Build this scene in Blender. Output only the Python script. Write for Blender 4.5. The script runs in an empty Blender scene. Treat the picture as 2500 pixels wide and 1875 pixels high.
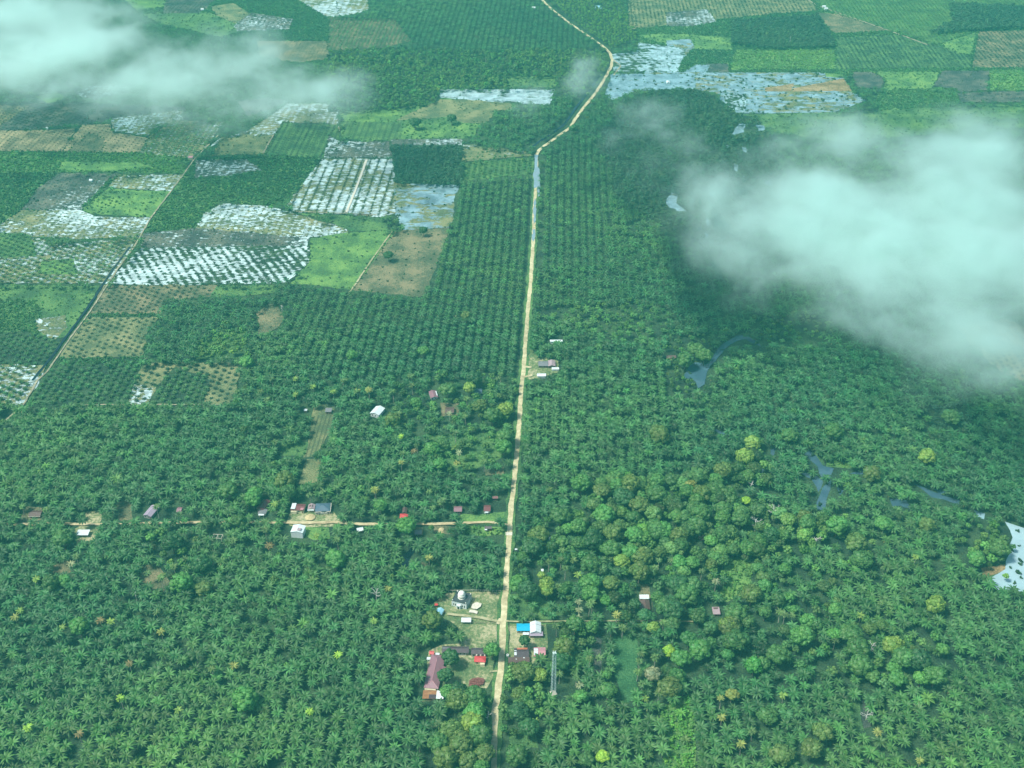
import bpy, math, random
import numpy as np
from mathutils import Vector

# ------------------------------------------------------------------ camera
W0, H0 = 2500.0, 1875.0
PITCH = math.radians(33.2)
FPX = 2945.0
CAM_H = 683.0
C = bpy.context.scene.collection
scene = bpy.context.scene
cam_d = bpy.data.cameras.new("camera")
cam_d.sensor_width = 36.0
cam_d.lens = 36.0 * FPX / W0
cam_d.clip_start = 1.0
cam_d.clip_end = 30000.0
cam = bpy.data.objects.new("camera", cam_d)
cam.location = (0, 0, CAM_H)
cam.rotation_euler = (math.pi / 2 - PITCH, 0, 0)
C.objects.link(cam)
scene.camera = cam

# ------------------------------------------------------------------ world, sun, exposure
SUN_EL = math.radians(58)
SUN_AZ = math.radians(-112)          # measured from +Y towards +X: light comes from beyond, left
world = bpy.data.worlds.new("World")
scene.world = world
world.use_nodes = True
wn = world.node_tree
wn.nodes.clear()
wo = wn.nodes.new("ShaderNodeOutputWorld")
wb = wn.nodes.new("ShaderNodeBackground")
sky = wn.nodes.new("ShaderNodeTexSky")
sky.sky_type = 'NISHITA'
sky.sun_disc = False
sky.sun_elevation = SUN_EL
sky.sun_rotation = SUN_AZ
sky.altitude = 0
sky.dust_density = 2.5
sky.ozone_density = 1.0
wb.inputs[1].default_value = 0.10
wn.links.new(sky.outputs[0], wb.inputs[0])
wn.links.new(wb.outputs[0], wo.inputs[0])
sun_d = bpy.data.lights.new("sun", 'SUN')
sun_d.energy = 3.0
sun_d.angle = math.radians(10)
sun_d.color = (1.0, 0.97, 0.88)
sun = bpy.data.objects.new("sun", sun_d)
sdir = Vector((math.sin(SUN_AZ) * math.cos(SUN_EL), math.cos(SUN_AZ) * math.cos(SUN_EL), math.sin(SUN_EL)))
sun.rotation_euler = sdir.to_track_quat('Z', 'Y').to_euler()
sun.location = (0, 0, 900)
C.objects.link(sun)
scene.view_settings.view_transform = 'Standard'
scene.view_settings.look = 'None'
scene.view_settings.exposure = 0.85
scene.view_settings.gamma = 1.0
scene.render.engine = 'CYCLES'
scene.render.filter_size = 1.15
cy = scene.cycles
cy.use_denoising = True
cy.max_bounces = 6
cy.diffuse_bounces = 2
cy.glossy_bounces = 2
cy.transmission_bounces = 1
cy.transparent_max_bounces = 4
cy.volume_bounces = 8
cy.max_bounces = 9
cy.volume_step_rate = 4.0
cy.volume_max_steps = 96
cy.caustics_reflective = False
cy.caustics_refractive = False
cy.use_adaptive_sampling = True
cy.adaptive_threshold = 0.02

HAZE_DENSITY = 0.000125
HAZE_COLOR = (0.12, 0.72, 0.66, 1)
CLOUD_COLOR = (0.83, 1.0, 0.965, 1)

rng = np.random.default_rng(11)
random.seed(5)
SP, CP = math.sin(PITCH), math.cos(PITCH)


# ------------------------------------------------------------------ photo pixel <-> place
def P(u, v, z=0.0):
    """The place at height z that the photograph shows at pixel (u, v) of its 2500 x 1875."""
    dv = v - H0 / 2
    D = FPX * math.tan(PITCH) + dv
    h = CAM_H - z
    return Vector((h * (u - W0 / 2) / (D * CP), h * (FPX * CP - dv * SP) / (D * CP), z))


def to_px(x, y, z):
    dz = z - CAM_H
    zc = y * CP - dz * SP
    yc = y * SP + dz * CP
    return W0 / 2 + FPX * x / zc, H0 / 2 - FPX * yc / zc


def S(v):
    return (FPX * math.tan(PITCH) + v - H0 / 2) * CP / CAM_H     # px per metre across


def dm(v, dpx):
    D = FPX * math.tan(PITCH) + v - H0 / 2
    return dpx * CAM_H * FPX / (CP * CP * D * D)                  # metres in depth for dpx


def crop(ox, oy, sc):
    return lambda *pts: [(ox + x * sc, oy + y * sc) for x, y in pts]


K = 850 / 2203
c1, c2, c3 = crop(0, 0, K), crop(825, 0, K), crop(1650, 0, K)
c4, c5, c6 = crop(0, 600, K), crop(825, 600, K), crop(1650, 600, K)
c7, c8, c9 = crop(0, 1235, K), crop(825, 1235, K), crop(1650, 1235, K)
Q = 400 / 2212
r1, r2, r3 = crop(1250, 1240, Q), crop(1600, 1240, Q), crop(1250, 1560, Q)
r4, r5, r6, r7 = crop(850, 900, Q), crop(0, 1200, Q), crop(920, 1180, Q), crop(1450, 1040, Q)
T = 320 / 2212
ea = crop(1030, 1400, T)
eb = crop(1030, 1560, T)
ee = crop(600, 1180, T)
src = crop(0, 0, 1)


# ------------------------------------------------------------------ materials
def new_mat(name):
    m = bpy.data.materials.new(name)
    m.use_nodes = True
    nt = m.node_tree
    b = nt.nodes["Principled BSDF"]
    return m, nt, b


def N(nt, t, **kw):
    n = nt.nodes.new(t)
    for k, v in kw.items():
        if k.startswith("i"):
            n.inputs[int(k[1:])].default_value = v
        else:
            setattr(n, k, v)
    return n


def noise(nt, vec, scale, detail=3, rough=0.55, dist=0.0):
    n = nt.nodes.new("ShaderNodeTexNoise")
    n.inputs["Scale"].default_value = scale
    n.inputs["Detail"].default_value = detail
    n.inputs["Roughness"].default_value = rough
    n.inputs["Distortion"].default_value = dist
    if vec is not None:
        nt.links.new(vec, n.inputs["Vector"])
    return n.outputs["Fac"]


def ramp(nt, fac, stops):
    r = nt.nodes.new("ShaderNodeValToRGB")
    e = r.color_ramp.elements
    while len(e) < len(stops):
        e.new(0.5)
    for i, (p, c) in enumerate(stops):
        e[i].position = p
        e[i].color = (*c, 1)
    nt.links.new(fac, r.inputs[0])
    return r.outputs[0]


def math_n(nt, op, a, b=None):
    n = nt.nodes.new("ShaderNodeMath")
    n.operation = op
    for i, v in enumerate((a, b)):
        if v is None:
            continue
        if isinstance(v, (int, float)):
            n.inputs[i].default_value = v
        else:
            nt.links.new(v, n.inputs[i])
    return n.outputs[0]


def smooth(nt, val, lo, hi):
    n = nt.nodes.new("ShaderNodeMapRange")
    n.interpolation_type = 'SMOOTHSTEP'
    n.inputs[1].default_value = lo
    n.inputs[2].default_value = hi
    nt.links.new(val, n.inputs[0])
    return n.outputs[0]


def mixc(nt, fac, a, b, mode='MIX'):
    n = nt.nodes.new("ShaderNodeMix")
    n.data_type = 'RGBA'
    n.blend_type = mode
    for i, v in ((0, fac), (6, a), (7, b)):
        if isinstance(v, (int, float)):
            n.inputs[i].default_value = v
        elif isinstance(v, tuple):
            n.inputs[i].default_value = (*v, 1)
        else:
            nt.links.new(v, n.inputs[i])
    return n.outputs[2]


def leaf_material(name):
    m, nt, b = new_mat(name)
    at = nt.nodes.new("ShaderNodeAttribute")
    at.attribute_name = "Col"
    oi = nt.nodes.new("ShaderNodeObjectInfo")
    col = mixc(nt, 1.0, at.outputs["Color"], oi.outputs["Color"], 'MULTIPLY')
    nt.links.new(col, b.inputs["Base Color"])
    b.inputs["Roughness"].default_value = 0.5
    b.inputs["Specular IOR Level"].default_value = 0.35
    tr = nt.nodes.new("ShaderNodeBsdfTranslucent")
    nt.links.new(col, tr.inputs[0])
    mx = nt.nodes.new("ShaderNodeMixShader")
    mx.inputs[0].default_value = 0.22
    nt.links.new(b.outputs[0], mx.inputs[1])
    nt.links.new(tr.outputs[0], mx.inputs[2])
    nt.links.new(mx.outputs[0], nt.nodes["Material Output"].inputs[0])
    return m


def plain(name, col, rough=0.7, var=0.25, scale=0.6, metal=0.0):
    m, nt, b = new_mat(name)
    tc = nt.nodes.new("ShaderNodeTexCoord")
    f = noise(nt, tc.outputs["Object"], scale, 4)
    lo = tuple(c * (1 - var) for c in col)
    hi = tuple(min(1, c * (1 + var)) for c in col)
    nt.links.new(ramp(nt, f, [(0.3, lo), (0.7, hi)]), b.inputs["Base Color"])
    b.inputs["Roughness"].default_value = rough
    b.inputs["Metallic"].default_value = metal
    return m


def roof_mat(name, col, stain=(0.12, 0.08, 0.06), stain_amt=0.35, axis=0, rough=0.45):
    """Corrugated sheet with weathering."""
    m, nt, b = new_mat(name)
    tc = nt.nodes.new("ShaderNodeTexCoord")
    sep = nt.nodes.new("ShaderNodeSeparateXYZ")
    nt.links.new(tc.outputs["Object"], sep.inputs[0])
    wv = math_n(nt, 'SINE', math_n(nt, 'MULTIPLY', sep.outputs[axis], 7.0))
    f = noise(nt, tc.outputs["Object"], 0.35, 5, 0.65)
    mask = smooth(nt, f, 0.62 - stain_amt * 0.4, 0.78 - stain_amt * 0.2)
    mask = math_n(nt, 'MULTIPLY', mask, min(1.0, stain_amt * 1.6))
    base = mixc(nt, mask, col, stain)
    f2 = noise(nt, tc.outputs["Object"], 2.5, 2)
    base = mixc(nt, f2, base, tuple(c * 0.8 for c in col))
    nt.links.new(base, b.inputs["Base Color"])
    b.inputs["Roughness"].default_value = rough
    bp = nt.nodes.new("ShaderNodeBump")
    bp.inputs["Strength"].default_value = 0.4
    bp.inputs["Distance"].default_value = 0.06
    nt.links.new(wv, bp.inputs["Height"])
    nt.links.new(bp.outputs[0], b.inputs["Normal"])
    return m


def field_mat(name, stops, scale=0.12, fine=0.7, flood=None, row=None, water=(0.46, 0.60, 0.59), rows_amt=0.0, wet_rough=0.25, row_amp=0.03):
    """Ground cover: mottled colours; flood = (threshold, noise scale): pools of murky standing water, bright cloud reflection painted into its pale colour; row = (nx, ny, period)."""
    m, nt, b = new_mat(name)
    tc = nt.nodes.new("ShaderNodeTexCoord")
    obj = tc.outputs["Object"]
    a = noise(nt, obj, scale * 0.3, 4, 0.6)
    d = noise(nt, obj, fine, 3, 0.6)
    f = math_n(nt, 'ADD', math_n(nt, 'MULTIPLY', a, 0.6), math_n(nt, 'MULTIPLY', d, 0.4))
    f = smooth(nt, f, 0.39, 0.61)
    col = ramp(nt, f, stops)
    band = None
    if row:
        dt = nt.nodes.new("ShaderNodeVectorMath")
        dt.operation = 'DOT_PRODUCT'
        nt.links.new(obj, dt.inputs[0])
        k = 2 * math.pi / row[2]
        dt.inputs[1].default_value = (row[0] * k, row[1] * k, 0)
        band = math_n(nt, 'COSINE', dt.outputs["Value"])
    if rows_amt and band is not None:
        bm = smooth(nt, math_n(nt, 'ADD', band, math_n(nt, 'MULTIPLY', d, 0.8)), 0.3, 1.2)
        col = mixc(nt, math_n(nt, 'MULTIPLY', bm, rows_amt), col, tuple(c * 0.45 for c in stops[0][1]))
    rough = 0.9
    if flood:
        mp = nt.nodes.new("ShaderNodeMapping")
        mp.inputs["Scale"].default_value = (0.55, 1.0, 1.0)
        nt.links.new(obj, mp.inputs[0])
        w = noise(nt, mp.outputs[0], flood[1], 6, 0.68, 0.4)
        big = noise(nt, obj, 0.012, 2, 0.5)
        val = math_n(nt, 'ADD', w, math_n(nt, 'MULTIPLY', big, 0.45))
        if band is not None:
            val = math_n(nt, 'SUBTRACT', val, math_n(nt, 'MULTIPLY', band, row_amp))
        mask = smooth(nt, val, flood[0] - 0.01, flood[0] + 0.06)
        wcol = mixc(nt, smooth(nt, noise(nt, obj, 0.06, 4, 0.65), 0.38, 0.62), tuple(c * 0.66 for c in water), tuple(min(1, c * 1.15) for c in water))  # murky water tone with the reflected bright cloud painted into the colour
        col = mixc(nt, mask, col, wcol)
        rr = nt.nodes.new("ShaderNodeMapRange")
        rr.inputs[3].default_value = 0.9
        rr.inputs[4].default_value = wet_rough
        nt.links.new(mask, rr.inputs[0])
        nt.links.new(rr.outputs[0], b.inputs["Roughness"])
    else:
        b.inputs["Roughness"].default_value = rough
    nt.links.new(col, b.inputs["Base Color"])
    b.inputs["Specular IOR Level"].default_value = 0.4
    bp = nt.nodes.new("ShaderNodeBump")
    bp.inputs["Distance"].default_value = 1.6
    bp.inputs["Strength"].default_value = 0.8
    hgt = noise(nt, obj, 0.45, 4, 0.65)
    if flood:
        hgt = math_n(nt, 'MULTIPLY', hgt, math_n(nt, 'SUBTRACT', 1.0, mask))
    nt.links.new(hgt, bp.inputs["Height"])
    nt.links.new(bp.outputs[0], b.inputs["Normal"])
    return m


M = {}
M['leaf'] = leaf_material("foliage")
M['trunk'] = plain("bark", (0.20, 0.17, 0.13), 0.9)
M['pale_trunk'] = plain("pale bark", (0.42, 0.40, 0.33), 0.9)
M['dead'] = plain("dead wood", (0.55, 0.56, 0.50), 0.9)
M['white_wall'] = plain("white plaster", (0.62, 0.70, 0.70), 0.8, 0.08)
M['cream_wall'] = plain("cream plaster", (0.60, 0.56, 0.36), 0.8, 0.1)
M['grey_wall'] = plain("grey concrete", (0.30, 0.31, 0.30), 0.9, 0.15)
M['wood_wall'] = plain("weathered boards", (0.16, 0.12, 0.10), 0.9, 0.25)
M['glass'] = plain("dark window", (0.02, 0.03, 0.035), 0.15, 0.1)
M['door'] = plain("door wood", (0.10, 0.05, 0.03), 0.6)
M['dome'] = plain("white dome paint", (0.80, 0.82, 0.72), 0.5, 0.04)
M['flat_roof'] = plain("dark flat roof", (0.035, 0.05, 0.055), 0.7, 0.3)
M['galv'] = plain("galvanised steel", (0.38, 0.50, 0.47), 0.5, 0.15)
M['concrete'] = plain("pale concrete", (0.56, 0.54, 0.44), 0.9, 0.15)
M['tile_red'] = plain("brown red tiles", (0.17, 0.06, 0.05), 0.8, 0.5, 1.6)
M['sand'] = plain("heaped sand", (0.45, 0.38, 0.20), 0.95, 0.2)
RC = dict(white=(0.66, 0.76, 0.75), maroon=(0.17, 0.055, 0.06), mauve=(0.27, 0.14, 0.17), dark=(0.075, 0.055, 0.065),
          red=(0.55, 0.055, 0.06), blue=(0.012, 0.40, 0.62), ltblue=(0.30, 0.60, 0.72), slate=(0.075, 0.13, 0.18),
          pink=(0.50, 0.24, 0.27), brown=(0.12, 0.075, 0.065), grey=(0.19, 0.20, 0.21), orange=(0.50, 0.16, 0.09),
          rust=(0.42, 0.22, 0.09), lilac=(0.36, 0.30, 0.38), pinkgrey=(0.38, 0.29, 0.31))
for k_, v_ in RC.items():
    M['roof_' + k_] = roof_mat("roof sheet " + k_, v_, stain_amt={'rust': 0.9, 'brown': 0.5, 'white': 0.06, 'blue': 0.03, 'ltblue': 0.06}.get(k_, 0.25),
                               stain=(0.12, 0.08, 0.06) if k_ != 'rust' else (0.16, 0.06, 0.03))


# ------------------------------------------------------------------ object helpers
def props(o, label=None, cat=None, group=None, kind=None):
    for k, v in (('label', label), ('category', cat), ('group', group), ('kind', kind)):
        if v:
            o[k] = v
    return o


def empty(name, loc, rz=0.0, label=None, cat=None, group=None):
    o = bpy.data.objects.new(name, None)
    C.objects.link(o)
    o.location = loc
    o.rotation_euler = (0, 0, rz)
    o.empty_display_size = 1
    return props(o, label, cat, group)


def mesh_obj(name, verts, faces, mat, parent=None, smooth_=False):
    me = bpy.data.meshes.new(name)
    me.from_pydata([tuple(v) for v in verts], [], faces)
    me.materials.append(mat)
    if smooth_:
        me.polygons.foreach_set("use_smooth", [True] * len(me.polygons))
    me.update()
    o = bpy.data.objects.new(name, me)
    C.objects.link(o)
    if parent:
        o.parent = parent
    return o


class MB:
    def __init__(self):
        self.v, self.f = [], []

    def box(self, x0, x1, y0, y1, z0, z1):
        n = len(self.v)
        self.v += [(x0, y0, z0), (x1, y0, z0), (x1, y1, z0), (x0, y1, z0), (x0, y0, z1), (x1, y0, z1), (x1, y1, z1), (x0, y1, z1)]
        self.f += [tuple(n + i for i in q) for q in ((0, 3, 2, 1), (4, 5, 6, 7), (0, 1, 5, 4), (1, 2, 6, 5), (2, 3, 7, 6), (3, 0, 4, 7))]
        return self

    def poly(self, pts):
        n = len(self.v)
        self.v += [tuple(p) for p in pts]
        self.f.append(tuple(range(n, n + len(pts))))
        return self

    def slab(self, pts, t):
        """pts: planar polygon (ccw from above); thickened downwards by t."""
        n = len(self.v)
        k = len(pts)
        self.v += [tuple(p) for p in pts] + [(p[0], p[1], p[2] - t) for p in pts]
        self.f.append(tuple(range(n, n + k)))
        self.f.append(tuple(range(n + 2 * k - 1, n + k - 1, -1)))
        for i in range(k):
            j = (i + 1) % k
            self.f.append((n + j, n + i, n + k + i, n + k + j))
        return self

    def tube(self, pts, rads, sides=6):
        n = len(self.v)
        for (p, r) in zip(pts, rads):
            for s in range(sides):
                a = 2 * math.pi * s / sides
                self.v.append((p[0] + r * math.cos(a), p[1] + r * math.sin(a), p[2]))
        for i in range(len(pts) - 1):
            for s in range(sides):
                t = (s + 1) % sides
                self.f.append((n + i * sides + s, n + i * sides + t, n + (i + 1) * sides + t, n + (i + 1) * sides + s))
        self.f.append(tuple(n + (len(pts) - 1) * sides + s for s in range(sides)))
        return self

    def bar(self, a, b, r):
        a, b = Vector(a), Vector(b)
        d = (b - a).normalized()
        u = d.orthogonal().normalized() * r
        w = d.cross(u).normalized() * r
        n = len(self.v)
        for p in (a, b):
            for s in ((1, 1), (-1, 1), (-1, -1), (1, -1)):
                self.v.append(tuple(p + u * s[0] + w * s[1]))
        self.f += [(n, n + 1, n + 5, n + 4), (n + 1, n + 2, n + 6, n + 5), (n + 2, n + 3, n + 7, n + 6), (n + 3, n, n + 4, n + 7),
                   (n + 3, n + 2, n + 1, n), (n + 4, n + 5, n + 6, n + 7)]
        return self

    def build(self, name, mat, parent=None, smooth_=False):
        return mesh_obj(name, self.v, self.f, mat, parent, smooth_)


# ------------------------------------------------------------------ the ground and the fields
DARKG = [(0.0, (0.010, 0.032, 0.018)), (0.5, (0.022, 0.060, 0.026)), (1.0, (0.045, 0.095, 0.038))]
GREEN = [(0.0, (0.032, 0.090, 0.033)), (0.5, (0.060, 0.150, 0.043)), (1.0, (0.105, 0.215, 0.058))]
BRIGHT = [(0.0, (0.045, 0.120, 0.038)), (0.5, (0.090, 0.210, 0.050)), (1.0, (0.160, 0.300, 0.070))]
OLIVE = [(0.0, (0.070, 0.110, 0.050)), (0.5, (0.130, 0.165, 0.070)), (1.0, (0.230, 0.240, 0.110))]
BROWN = [(0.0, (0.058, 0.085, 0.042)), (0.5, (0.115, 0.130, 0.066)), (1.0, (0.225, 0.200, 0.105))]
TAN = [(0.0, (0.150, 0.150, 0.085)), (0.5, (0.270, 0.240, 0.125)), (1.0, (0.400, 0.330, 0.180))]
PEAT = [(0.0, (0.025, 0.045, 0.038)), (0.5, (0.058, 0.078, 0.062)), (1.0, (0.130, 0.140, 0.100))]
YARD = [(0.0, (0.080, 0.145, 0.055)), (0.5, (0.165, 0.215, 0.090)), (1.0, (0.400, 0.380, 0.220))]

roadpts_up = P(1262, 1300), P(1300, 700)
RDIR = Vector((roadpts_up[1] - roadpts_up[0])).normalized()     # direction of the straight road
RD = (RDIR.x, RDIR.y)


def row_of(a=None, b=None, period=9.0):
    """row direction through two photo pixels (or the road's); returns (nx, ny, period)"""
    d = Vector((RD[0], RD[1], 0)) if a is None else (P(*b) - P(*a)).normalized()
    return (-d.y, d.x, period)


ROAD_ROW = row_of()
DIAG_ROW = row_of((341, 612), (379, 673), 9.0)

ZONES = []      # dict(poly, mat, veg): later ones lie over earlier ones


def zone(poly, mat=None, veg=(), name="field"):
    ZONES.append(dict(poly=poly, mat=mat, veg=list(veg), name=name))


def gmat(key, *a, **k):
    if key not in M:
        M[key] = field_mat(key, *a, **k)
    return key


gmat('g_dark', DARKG)
gmat('g_green', GREEN)
gmat('g_bright', BRIGHT)
gmat('g_olive', OLIVE)
gmat('g_brown', BROWN)
gmat('g_tan', TAN)
gmat('g_peat', PEAT)
gmat('g_yard', YARD, fine=0.4)
gmat('g_tanrow', TAN, row=ROAD_ROW, rows_amt=0.35)
gmat('g_greenrow', GREEN, row=ROAD_ROW, rows_amt=0.5)
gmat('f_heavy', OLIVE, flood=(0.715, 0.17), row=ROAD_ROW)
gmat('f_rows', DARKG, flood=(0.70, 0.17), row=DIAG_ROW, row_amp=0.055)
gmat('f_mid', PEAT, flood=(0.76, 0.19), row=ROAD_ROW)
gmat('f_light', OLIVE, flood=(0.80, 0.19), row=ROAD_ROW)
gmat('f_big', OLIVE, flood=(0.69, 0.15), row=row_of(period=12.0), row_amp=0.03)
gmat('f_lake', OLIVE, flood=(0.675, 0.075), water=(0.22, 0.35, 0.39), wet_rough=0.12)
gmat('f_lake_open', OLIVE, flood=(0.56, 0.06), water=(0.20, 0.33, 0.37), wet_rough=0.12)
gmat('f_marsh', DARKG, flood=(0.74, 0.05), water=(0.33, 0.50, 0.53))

# vegetation layers: (kind, spacing m, probability, (scale lo, hi), tint, jitter)
MAT = ('palm', (8.2, 8.9, 1), 0.96, (0.88, 1.25), 'palm', 1.9)
MATR = ('palm', (7.6, 9.6, 1), 0.985, (0.86, 1.06), 'palm', 0.6)
MED = ('palm', 9.0, 0.97, (0.6, 0.75), 'palm', 0.6)
YNG = ('palm', 8.6, 0.95, (0.44, 0.58), 'palm_dk', 0.4)
TINY = ('palm', 7.6, 0.85, (0.2, 0.34), 'palm_dk', 0.6)
FOR = ('tree', 7.2, 0.92, (0.40, 0.92), 'tree', 3.2)
FORB = ('tree', 6.5, 0.92, (0.35, 0.75), 'tree_br', 3.0)
SHR = ('bush', 3.3, 0.9, (0.7, 1.6), 'bush', 1.4)
SHRL = ('bush', 6.0, 0.6, (0.5, 1.3), 'bush', 2.6)
SHRS = ('bush', 9.0, 0.5, (0.4, 1.0), 'bush_dk', 4.0)
SHRB = ('bush', 3.4, 0.85, (0.6, 1.4), 'bush_br', 1.5)
TREEF = ('tree', 14.0, 0.35, (0.35, 0.7), 'tree', 5.0)

# ---- far left
zone(src((-60, 170), (330, 230), (640, 330), (840, 250), (820, -40), (-60, -40)), 'g_green', [SHR])
zone(c1((740, -40), (1050, -40), (1060, 40), (860, 70)), 'g_bright', [SHRS])
zone(c1((1060, -60), (1420, -60), (1300, 60), (1200, 110), (1020, 120)), 'g_peat', [YNG])
zone(c1((1330, 40), (1480, 20), (1620, 110), (1560, 170), (1370, 110)), 'g_olive', [SHRS])
zone(c1((900, 90), (1330, 80), (1560, 180), (1400, 240), (1000, 150)), 'g_green', [SHRS])
zone(c1((1480, 160), (1590, 80), (1860, 120), (1830, 190), (1500, 200)), 'f_mid', [SHRS])
zone(c1((1780, -60), (2330, -60), (2330, 60), (2203, 110), (2060, 105)), 'f_big', [])
zone(c1((1620, 260), (2203, 260), (2350, 330), (2203, 350), (1900, 400), (1640, 360)), 'g_brown', [TINY])
zone(c1((450, 590), (560, 545), (800, 530), (830, 600), (600, 640)), 'f_mid', [])
zone(c1((220, 610), (350, 570), (420, 620), (300, 660)), 'g_bright', [])
zone(c1((1500, 640), (1690, 620), (1830, 640), (1700, 700), (1560, 740)), 'g_peat', [SHRS])
zone(c1((-60, 650), (210, 650), (620, 655), (510, 790), (-60, 840)), 'g_peat', [YNG])
zone(c1((-60, 660), (200, 660), (90, 740), (-60, 830)), 'g_brown', [YNG])
zone(c1((620, 655), (1190, 680), (1100, 745), (700, 765), (520, 795)), 'g_peat', [SHRS])
zone(c1((-60, 830), (470, 815), (470, 840), (390, 962), (-60, 955)), 'g_tanrow', [TINY])
zone(c1((520, 790), (700, 785), (715, 840), (945, 870), (880, 968), (390, 962)), 'g_tan', [('palm', 9, 0.93, (0.27, 0.38), 'palm_dk', 0.4)])
zone(c1((420, 962), (560, 840), (660, 880), (650, 966)), 'g_brown', [TINY])
zone(c1((700, 750), (1160, 695), (1160, 760), (1000, 800), (930, 862), (715, 830)), 'f_heavy', [TINY])
zone(c1((940, 866), (1100, 760), (1420, 770), (1300, 930), (1190, 1010), (880, 968)), 'f_light', [MED])
zone(c1((-60, 958), (880, 968), (1190, 1000), (1200, 1020), (1160, 1100), (780, 1090), (360, 1092), (-60, 1110)), 'g_green', [SHRB])
zone(c1((380, 1025), (880, 1030), (980, 1060), (700, 1085), (370, 1075)), 'g_bright', [SHRS])
zone(c1((-60, 1100), (360, 1095), (230, 1200), (130, 1330), (30, 1410), (-60, 1430)), 'g_green', [SHR])
zone(c1((380, 1095), (745, 1100), (650, 1210), (520, 1325), (130, 1332), (230, 1200)), 'g_peat', [TINY, SHRS])
zone(c1((500, 1180), (700, 1120), (620, 1240), (510, 1330), (120, 1335), (190, 1290)), 'f_mid', [TINY])
zone(c1((745, 1108), (1168, 1105), (1085, 1215), (680, 1185)), 'f_heavy', [TINY])
zone(c1((680, 1150), (760, 1108), (700, 1160), (560, 1300), (510, 1325)), 'g_green', [SHR])
zone(c1((690, 1195), (1085, 1212), (960, 1375), (520, 1350), (530, 1310)), 'g_bright', [SHRL])
zone(c1((30, 1400), (130, 1332), (512, 1332), (600, 1372), (955, 1380), (905, 1500), (520, 1515), (-60, 1480)), 'f_heavy', [TINY])
zone(c1((1235, 1000), (1650, 985), (2040, 1000), (1945, 1150), (1800, 1295), (1640, 1300), (1400, 1270), (1290, 1350), (1230, 1455), (900, 1480), (1160, 1110)), 'g_green', [SHR])
zone(c1((1240, 1012), (1560, 1010), (1660, 1080), (1450, 1112), (1230, 1130)), 'f_mid', [TINY])
zone(c1((1280, 960), (1400, 870), (1560, 830), (1700, 740), (1820, 655), (2130, 660), (2150, 835), (2080, 780), (1790, 775), (1740, 850), (1420, 880)), 'f_heavy', [])
zone(c1((1400, 872), (1730, 855), (1665, 975), (1340, 985)), 'g_olive', [SHRS])
zone(c1((1740, 852), (1790, 778), (2140, 792), (2150, 900), (2080, 1000), (1665, 978)), 'g_greenrow', [('palm', 8.6, 0.95, (0.3, 0.42), 'palm_dk', 0.4)])
zone(c1((2150, 640), (2330, 640), (2330, 780), (2160, 800)), 'g_bright', [SHRS])
zone(src((803, 330), (830, 345), (950, 345), (960, 386), (790, 386)), 'f_mid', [TINY])
zone(src((785, 388), (958, 388), (968, 440), (968, 520), (930, 530), (715, 518), (700, 500)), 'f_big', [('palm', (4.6, 12.0), 0.95, (0.34, 0.48), 'palm_dk', 0.4)])
zone(c1((1230, 1455), (1290, 1350), (1400, 1290), (1640, 1300), (1760, 1320), (2060, 1410), (2203, 1440), (2203, 1500), (1960, 1500), (1950, 1560), (1200, 1480)), 'f_heavy', [TINY])
zone(src((715, 520), (930, 532), (948, 548), (935, 572), (850, 562), (800, 540)), 'g_green', [TINY])
zone(src((350, 570), (470, 558), (757, 580), (750, 615), (345, 615)), 'f_mid', [TINY])
zone(src((345, 605), (757, 600), (755, 640), (700, 690), (440, 697), (272, 696), (290, 660)), 'f_rows', [('palm', (8.0, 9.0), 0.96, (0.38, 0.5), 'palm_dk', 0.4)])
zone(src((-40, 580), (110, 582), (118, 600), (300, 585), (340, 575), (272, 692), (-40, 692)), 'f_heavy', [MED])
zone(src((100, 640), (180, 632), (190, 670), (95, 668)), 'g_bright', [YNG])
zone(src((-40, 565), (75, 575), (90, 625), (-40, 632)), 'g_green', [MED])
zone(src((-40, 698), (245, 698), (215, 745), (160, 825), (-40, 830)), 'g_green', [SHRL])
zone(src((-40, 730), (90, 735), (110, 800), (60, 840), (-40, 840)), 'g_green', [SHR])
zone(src((85, 780), (160, 770), (165, 800), (130, 835), (90, 805)), 'f_light', [])
zone(src((-40, 815), (60, 808), (150, 835), (128, 890), (-40, 890)), 'g_dark', [MED])
zone(c4((-60, 750), (295, 758), (230, 900), (140, 1010), (-60, 1000)), 'f_heavy', [MED])
zone(c4((640, 250), (1390, 250), (1330, 325), (1060, 350), (1020, 432), (560, 437), (590, 395)), 'g_brown', [YNG])
zone(c4((555, 450), (1010, 450), (930, 560), (900, 705), (370, 715), (450, 580)), 'g_olive', [YNG])
zone(c4((300, 760), (900, 745), (830, 1000), (180, 1005)), 'g_dark', [MED])
zone(c4((560, 432), (1020, 432), (1010, 455), (550, 455)), 'g_dark', [SHR])
zone(c4((370, 712), (900, 705), (900, 745), (330, 750)), 'g_dark', [SHR])
zone(c4((905, 742), (1525, 742), (1480, 1003), (805, 1006), (830, 950)), 'g_olive', [YNG])
zone(c4((850, 880), (1000, 870), (960, 940), (940, 1003), (805, 1006)), 'f_heavy', [YNG])
zone(c4((1110, 765), (1330, 850), (1290, 1003), (940, 1003), (990, 890)), 'g_dark', [MED])
zone(c4((1370, 255), (1840, 250), (1830, 300), (1330, 330)), 'g_green', [TINY])
zone(c4((1250, 640), (1430, 510), (1560, 560), (1560, 715), (1240, 722)), 'g_green', [FORB])
zone(c4((1620, 430), (1700, 370), (1840, 400), (1760, 520), (1640, 590)), 'g_brown', [SHRS])
zone(src((757, 582), (850, 568), (940, 565), (965, 572), (850, 720), (700, 702), (755, 640)), 'g_bright', [SHRS])
zone(src((968, 562), (1097, 556), (1088, 620), (1062, 715), (1020, 727), (848, 724)), 'g_brown', [SHRS])
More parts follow.
